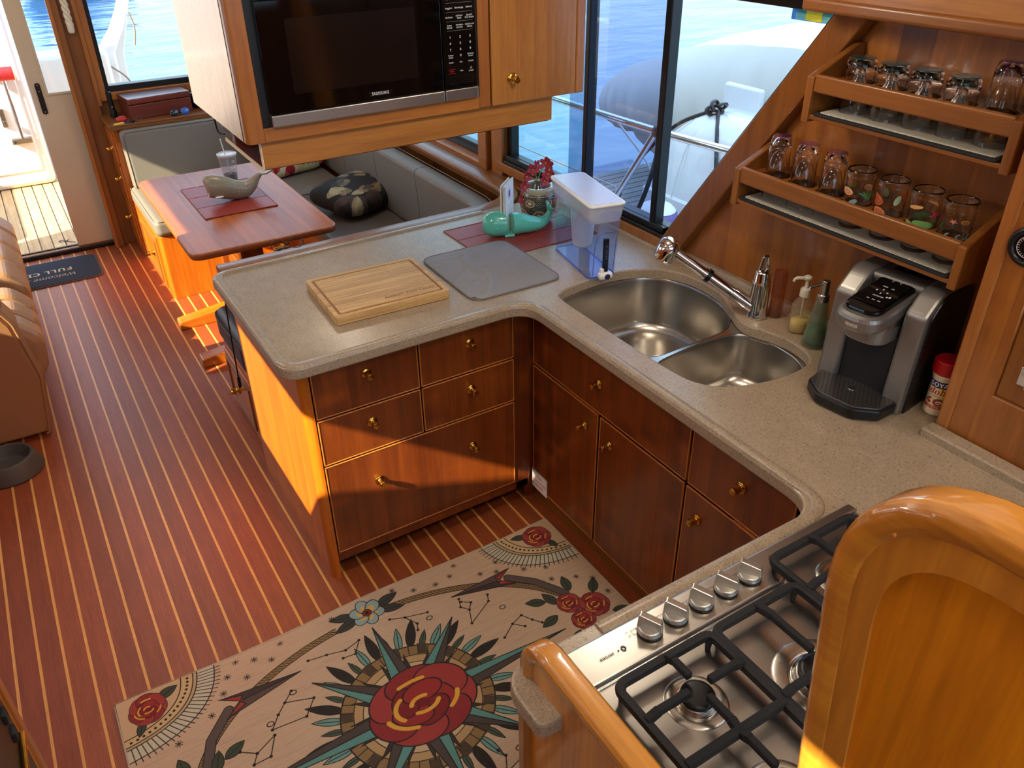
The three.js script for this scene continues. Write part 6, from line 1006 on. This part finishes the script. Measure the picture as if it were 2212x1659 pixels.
  part(t, 'printed_pile', top, P({ map: tx, roughness: 0.95, side: THREE.DoubleSide, bumpMap: T.terry, bumpScale: 0.0004 }));
  const edge = []; for (let k = 0; k <= 40; k++) { const x = X0 + W * k / 40; edge.push([x, 0.005, Z0 + Math.sin(x * 7.3) * 0.006]); } 
  part(t, 'bound_edge', merge([tube(edge, 0.0045, 160, 8), rod([X0, 0.005, Z0], [X0, 0.005, Z0 + H], 0.0045, 8), rod([X0 + W, 0.005, Z0], [X0 + W, 0.005, Z0 + H], 0.0045, 8), rod([X0, 0.005, Z0 + H], [X0 + W, 0.005, Z0 + H], 0.0045, 8)]), plain(0xb9a792, 0.95));
}
// ---------- ceiling lamps out of view, placed to brighten the cabin ----------
for (const [x, y, z, l] of [[0.25, 2.05, -1.55, 'above the printed rug'], [1.35, 2.05, -1.6, 'above the double sink'], [0.1, 2.05, -3.3, 'above the open floor beside the sofa'], [1.3, 2.05, -3.9, 'above the dining table'], [0.1, 2.05, -4.8, 'above the floor near the doormat'], [0.3, 2.9, 0.3, 'above the stairs beside the amber panel'], [1.3, 2.9, 0.0, 'above the tall locker end of the galley']]) {
  const t = thing('unseen_ceiling_light', 'unseen small round ceiling light ' + l, 'lamp', [x, y - 0.022, z], 0, 'unseen ceiling lights');
  loc(t, 'bezel', lathe([[0.05, 0.012], [0.07, 0.014], [0.073, 0.022], [0.05, 0.022]], 32), M.steelFine);
  loc(t, 'glowing_lens', lathe([[0, 0.008], [0.03, 0.01], [0.052, 0.018], [0, 0.02]], 28), P({ color: 0xffffff, emissive: 0xffe6c4, emissiveIntensity: 6, roughness: 0.5 }));
  const s = new THREE.PointLight(0xfff0dc, LAMP_POWER * (y > 2.5 ? 2.2 : 1), 0, 2); s.position.set(x, y - 0.05, z); s.castShadow = true; s.shadow.radius = 4; scene.add(s);
}
// ---------- outside: water, cockpit, dock, boats ----------
{
  const g = new THREE.PlaneGeometry(360, 360, 1, 1).rotateX(-Math.PI / 2).translate(0, -0.9, -60);
  struct('water', uvw(g, 'z', 0), M.water);
  const dk = structGroup('deck');
  part(dk, 'deck_base', bx(-1.3, 2.2, -0.12, -0.012, -8.4, -5.93, 0.002), M.black);
  const pg = [0, 1, 2].map((i) => uvw(bx(0, 0.069, -0.012, 0.002, -8.35, -5.94, 0.002, 1), 'z', i * 0.4));
  for (let k = 0; k < 46; k++) part(dk, 'plank', pg[k % 3], M.teak).position.x = -1.29 + k * 0.0755;
  const am = plain(0x2a2622, 0.8);
  part(dk, 'anchor_inlay', merge([new THREE.TorusGeometry(0.018, 0.005, 8, 24).rotateX(Math.PI / 2).scale(1, 0.3, 1).translate(0.125, 0.003, -6.1), bar([0.14, 0.003, -6.09], [0.2, 0.003, -6.03], 0.008, 0.003, 0.001), bar([0.165, 0.003, -6.11], [0.14, 0.003, -6.06], 0.008, 0.003, 0.001), tube([[0.17, 0.003, -5.97], [0.215, 0.003, -6.0], [0.225, 0.003, -6.07]], 0.004, 16, 6)]), am);
  struct('side_deck', merge([bx(2.04, 2.55, 0.3, 0.42, -8.4, 1.6, 0.02), bx(2.45, 2.6, -1.2, 0.36, -8.4, 1.6, 0.05)]), M.gelcoat);
  struct('bulwark', merge([bx(0.25, 0.96, -0.6, 0.86, -8.5, -8.15, 0.04), bx(2.4, 2.6, -0.6, 0.8, -8.3, -5.95, 0.04), bx(-1.5, -1.28, -0.6, 0.86, -8.4, -5.95, 0.04)]), M.gelcoat);
  const lk = thing('transom_glare_block', 'white cockpit transom block beyond the open door, raised to stand in for glare', 'locker', [-0.4, 0, -7.8]);  // upper height is added white standing in for blown-out water glare
  part(lk, 'block_shell', bx(-1.28, 0.26, 0, 1.5, -8.14, -7.52, 0.05, 4), M.gelcoat);
  part(lk, 'hatch_door', bx(-1.0, 0.19, 0.12, 0.86, -7.535, -7.512, 0.012), M.gelcoat);
  part(lk, 'grab_rail', merge([rod([0.112, 0.88, -7.47], [0.114, 0.4, -7.47], 0.014), rod([0.03, 0.9, -7.47], [0.112, 0.88, -7.47], 0.014)]), M.chrome);
  const bk = part(lk, 'rail_bracket', bx(0.035, 0.175, 0.355, 0.398, -7.515, -7.455, 0.006), M.steelDark);
  part(bk, 'bolt', cyl(0.009, 0.008, 0.006, 12).rotateX(Math.PI / 2).translate(0.055, 0.376, -7.455), M.chrome);
  part(lk, 'latch', merge([bx(0.01, 0.045, 0.486, 0.625, -7.515, -7.49, 0.006), bx(0.02, 0.04, 0.5, 0.54, -7.49, -7.47, 0.004)]), M.steelDark);
  const rl = thing('rope_reel', 'red rope reel mounted on the white cockpit block', 'reel', [0.1, 0.83, -7.44]);
  loc(rl, 'rope_coil', lathe(Array.from({ length: 25 }, (_, k) => [0.045 + 0.004 * Math.abs(Math.sin(k * Math.PI / 2.4)), -0.09 + 0.18 * k / 24]), 28).rotateZ(Math.PI / 2), plain(0xc01c28, 0.6), [0, 0.05, 0]);
  for (const s of [-1, 1]) loc(rl, 'reel_flange', lathe([[0, -0.004], [0.056, -0.004], [0.058, 0], [0.056, 0.004], [0, 0.004]], 28).rotateZ(Math.PI / 2), plain(0xb8a888, 0.4), [s * 0.094, 0.05, 0]);
  loc(rl, 'mount_foot', bx(-0.03, 0.03, 0, 0.03, -0.075, 0.0, 0.004), M.steelFine, [0, 0.0, 0]);
  const fin = thing('stern_bracket', 'tall white angled davit bracket at the stern outside the aft window', 'davit', [1.05, 0.3, -8.5]);
  part(fin, 'bracket_arm', ext('xy', [[0.92, 0.3], [0.925, 0.66], [0.878, 0.74], [1.08, 0.99], [1.161, 1.132], [1.26, 1.36], [1.33, 1.36], [1.228, 1.12], [1.174, 0.999], [1.05, 0.8], [1.035, 0.3]], -8.62, -8.38, 0.02), M.gelcoat);
  part(fin, 'side_plate', ext('xy', [[1.02, 0.3], [1.04, 0.8], [1.16, 1.0], [1.22, 1.12], [1.32, 1.36], [1.36, 1.36], [1.27, 1.1], [1.15, 0.75], [1.13, 0.3]], -8.66, -8.62, 0.01), M.gelcoat);
  part(fin, 'lashing', merge([tube([[1.23, 1.12, -8.36], [1.25, 1.0, -8.36], [1.22, 0.85, -8.36]], 0.008, 24, 6), tube([[0.95, 0.72, -8.36], [1.08, 0.6, -8.34], [1.13, 0.5, -8.36]], 0.008, 24, 6)]), plain(0x8a7668, 0.9));
}
{
  const r = thing('deck_rail', 'polished steel deck rail with diagonal brace outside the galley window', 'railing', [2.48, 0.42, -3]);
  part(r, 'top_rail', tube([[2.48, 1.1, -8.2], [2.48, 1.108, -4], [2.48, 1.12, -2.75], [2.48, 1.15, -2], [2.48, 1.17, 0.5]], 0.0165, 60, 14), M.chrome);
  part(r, 'lower_wire', rod([2.48, 0.76, -8.2], [2.48, 0.79, -3.05], 0.004), M.white);
  part(r, 'brace', rod([2.48, 1.1, -2.8], [2.48, 0.42, -3.27], 0.0145, 14), M.chrome);
  part(r, 'clamp', lathe([[0.018, -0.03], [0.03, -0.028], [0.032, 0], [0.03, 0.028], [0.018, 0.03]], 20).rotateX(Math.PI / 2).translate(2.48, 1.12, -2.758), M.black);
  for (const z of [-6.2, -4.6, -1.2]) part(r, 'stanchion', rod([2.48, 0.42, z], [2.48, 1.11, z], 0.0145, 14), M.chrome);
  const sg = canvasTex(256, 128, (g, w, h) => { g.fillStyle = '#2f86cc'; g.fillRect(0, 0, w, h); g.fillStyle = '#3c7f78'; g.fillRect(34, 0, 188, h - 8); g.fillStyle = '#e2c22c'; g.fillRect(82, 0, 92, h - 4); g.fillStyle = '#1f3a44'; g.font = 'bold 25px serif'; g.textAlign = 'center'; g.fillText('CARL MARTIN', 128, 62, 170); g.font = '17px serif'; g.fillStyle = '#4a4a30'; g.fillText('510-918-0252', 128, 92, 120); g.fillStyle = 'rgba(190,220,220,0.45)'; g.fillRect(20, 92, 60, 36); g.fillRect(172, 92, 60, 36); });
  const s = thing('window_card', 'blue, green and yellow printed card taped to the galley window', 'sign', [2.0125, 1.738, -1.65]);
  loc(s, 'printed_sheet', new THREE.PlaneGeometry(0.158, 0.066), P({ map: sg, roughness: 0.6, side: THREE.DoubleSide, transmission: 0.25, thickness: 0 }), [0.001, 0.033, 0], [0, Math.PI / 2, 0]);
}
{
  const d = structGroup('dock');
  part(d, 'dock_frame', bx(2.9, 6.6, -0.62, -0.375, -6.1, 0.5, 0.01), plain(0x4a4a4a, 0.8));
  const pg = uvw(bx(2.88, 6.6, -0.372, -0.35, 0, 0.088, 0.003, 1), 'x', 0), pm = [plain(0xa7a5a0, 0.85), plain(0x9b9994, 0.85), plain(0xb2b0aa, 0.85)];
  for (let k = 0; k < 66; k++) part(d, 'plank', pg, pm[Math.floor(hash(k, 2, 3) * 3)]).position.z = -6.1 + k * 0.1;
  const b = thing('covered_tender', 'small boat under a wrinkled pale grey fitted cover outside the galley window', 'boat', [5.2, -0.35, -4.4]);
  const st = [[5.25, 0.3, -6.5, 0.03, 0.04], [5.25, 0.28, -6.38, 0.2, 0.26], [5.22, 0.3, -6.05, 0.33, 0.45], [5.2, 0.38, -5.5, 0.42, 0.58], [5.2, 0.5, -4.9, 0.5, 0.64], [5.2, 0.6, -4.2, 0.58, 0.66], [5.2, 0.68, -3.4, 0.68, 0.66], [5.2, 0.7, -2.5, 0.74, 0.66], [5.2, 0.7, -1.6, 0.7, 0.62], [5.2, 0.7, -1.5, 0.3, 0.3]];
  const cover = blob(st, 160, 64), p = cover.attributes.position;
  for (let i = 0; i < p.count; i++) { const x = p.getX(i), y = p.getY(i), z = p.getZ(i); const low = Math.max(0, Math.min(1, (0.62 - y) * 2.2)); const w = (vn(z * 9 + y * 3 + 50, y * 2.5 + x * 2 + 50, 512, 512, 3) - 0.5) * 0.09 * (0.3 + low) + Math.sin(z * 26 + y * 4) * 0.014 * low; p.setX(i, x + (x < 5.2 ? -w : w)); p.setY(i, Math.max(y, 0.06 + 0.12 * Math.abs(Math.sin(z * 3.1)) * (x < 4.9 ? 1 : 0.2)) + w * 0.25); }
  cover.computeVertexNormals();
  part(b, 'fitted_cover', cover, M.canvasCover);
  part(b, 'hull', blob([[5.2, 0.16, -6.2, 0.04, 0.06], [5.2, 0.1, -5.8, 0.16, 0.3], [5.2, 0.05, -5, 0.22, 0.46], [5.2, 0.06, -3.5, 0.24, 0.5], [5.2, 0.08, -1.6, 0.24, 0.5]], 40, 28), plain(0xb8b2a8, 0.5));
  part(b, 'cradle', merge([bx(4.85, 5.55, -0.35, -0.1, -5.4, -5.3, 0.01), bx(4.8, 5.6, -0.35, -0.12, -2.6, -2.5, 0.01)]), M.teak);
  const c = thing('dock_box', 'white tapered fibreglass dock box with black rope tied on top', 'dock box', [4.25, -0.35, -4.1]);
  const sec = (y, a0, a1, w) => [[4.25 - w, y, a0], [4.25 + w, y, a0], [4.25 + w, y, a1], [4.25 - w, y, a1]];
  const lay = [[-0.35, -4.6, -3.3, 0.36], [0.12, -4.54, -3.3, 0.34], [0.13, -4.5, -3.32, 0.31], [0.55, -4.34, -3.42, 0.27], [0.66, -4.22, -3.52, 0.2], [0.7, -4.15, -3.6, 0.14]];
  const rings = lay.map(([y, a, e, w]) => roundPoly([[4.25 - w, a], [4.25 + w, a], [4.25 + w, e], [4.25 - w, e]], 0.09, 6).map(([x, z]) => [x, y, z])), N = rings[0].length, pos = [], idx = [];
  rings.forEach((q) => q.forEach((v) => pos.push(...v))); pos.push(4.25, 0.705, -3.96); for (let k = 0; k < rings.length - 1; k++) for (let i = 0; i < N; i++) { const a = k * N + i, e = k * N + (i + 1) % N; idx.push(a, a + N, e, e, a + N, e + N); } for (let i = 0; i < N; i++) idx.push((rings.length - 1) * N + i, rings.length * N, (rings.length - 1) * N + (i + 1) % N);
  const bg = new THREE.BufferGeometry(); bg.setAttribute('position', new THREE.Float32BufferAttribute(pos, 3)); bg.setIndex(idx); bg.setAttribute('uv', new THREE.Float32BufferAttribute(new Float32Array(pos.length / 3 * 2), 2));
  part(c, 'box_shell', toCreasedNormals(bg, 0.7), M.gelcoat);
  part(c, 'panel_seam', merge([tube([[3.915, 0.1, -4.2], [3.985, 0.55, -4.12], [4.1, 0.69, -4.05]], 0.004, 20, 6), bx(3.93, 3.95, -0.1, 0.1, -4.0, -3.7, 0.01)]), plain(0xd9d8d4, 0.4));
  part(c, 'hatch_lid', bx(4.42, 4.48, 0.42, 0.84, -4.3, -3.96, 0.02), M.gelcoat);
  const rp = thing('mooring_rope', 'black mooring rope knotted over the white dock box', 'rope', [4.15, 0.71, -4.08]);
  part(rp, 'rope_line', merge([tube([[4.16, 0.725, -4.1], [4.0, 0.6, -4.3], [3.88, 0.2, -4.62], [3.95, -0.3, -4.9]], 0.014, 40, 8), tube([[4.14, 0.725, -4.05], [4.02, 0.62, -3.92], [3.93, 0.4, -3.8], [3.9, 0.05, -3.72]], 0.014, 30, 8), tube([[2.5, 1.09, -2.8], [2.62, 0.95, -2.93], [2.66, 0.7, -3.05], [2.6, 0.45, -3.12]], 0.012, 30, 8)]), M.black);
  part(rp, 'knot', new THREE.TorusKnotGeometry(0.055, 0.016, 90, 8, 2, 3).scale(1, 0.6, 1).translate(4.15, 0.74, -4.08), M.black);
  const f = thing('purple_fender', 'purple boat fender with white cap standing on the dock below the window', 'fender', [3.6, -0.35, -3.98]);
  loc(f, 'fender_body', lathe([[0, 0], [0.09, 0.01], [0.15, 0.08], [0.165, 0.2], [0.165, 0.4], [0.14, 0.5], [0.08, 0.55], [0, 0.555]], 32), plain(0x6e5f9c, 0.45));
  loc(f, 'white_cap', lathe([[0.13, 0.515], [0.1, 0.548], [0.05, 0.562], [0.03, 0.57], [0.025, 0.61], [0, 0.612]], 28), plain(0xe8e6e6, 0.4));
  loc(f, 'hang_line', tube([[0, 0.6, 0], [-0.3, 0.9, 0.25], [-1.12, 1.46, 0.9]], 0.006, 20, 6), plain(0xe6e4de, 0.8));
}
// boats moored across the water, seen mirrored in it
{
  const boat = (label, x, z, hullC, coverC, turn) => {
    const t = thing('moored_boat', label, 'boat', [x, -0.95, z], turn);
    loc(t, 'hull', blob([[-4.6, 0.8, 0, 0.1, 0.1], [-3.6, 0.7, 0, 0.6, 0.8], [-1.5, 0.6, 0, 0.7, 1.25], [1.5, 0.55, 0, 0.7, 1.35], [4, 0.6, 0, 0.65, 1.1], [4.2, 0.6, 0, 0.4, 0.7]], 60, 32), hullC);
    loc(t, 'cabin', bx(-1.6, 1.6, 1.1, 1.9, -0.8, 0.8, 0.2, 4), M.gelcoat);
    loc(t, 'sail_cover', blob([[-1.6, 2.3, 0, 0.05, 0.05], [-1, 2.35, 0, 0.22, 0.2], [1.5, 2.3, 0, 0.2, 0.18], [3, 2.25, 0, 0.05, 0.05]], 30, 16), coverC);
    loc(t, 'mast', cyl(0.07, 0.05, 10, 12), M.steelFine, [-1.3, 1.2, 0]);
    return t;
  };
  boat('blue hulled sailing boat moored across the water astern', 3.6, -35, plain(0x1d57b0, 0.35), plain(0x1d57b0, 0.8), 1.2);
  boat('white hulled sailing boat moored farther along across the water', -2.5, -40, M.gelcoat, plain(0x2a66b8, 0.8), 1.4);
}
renderer.render(scene, camera);
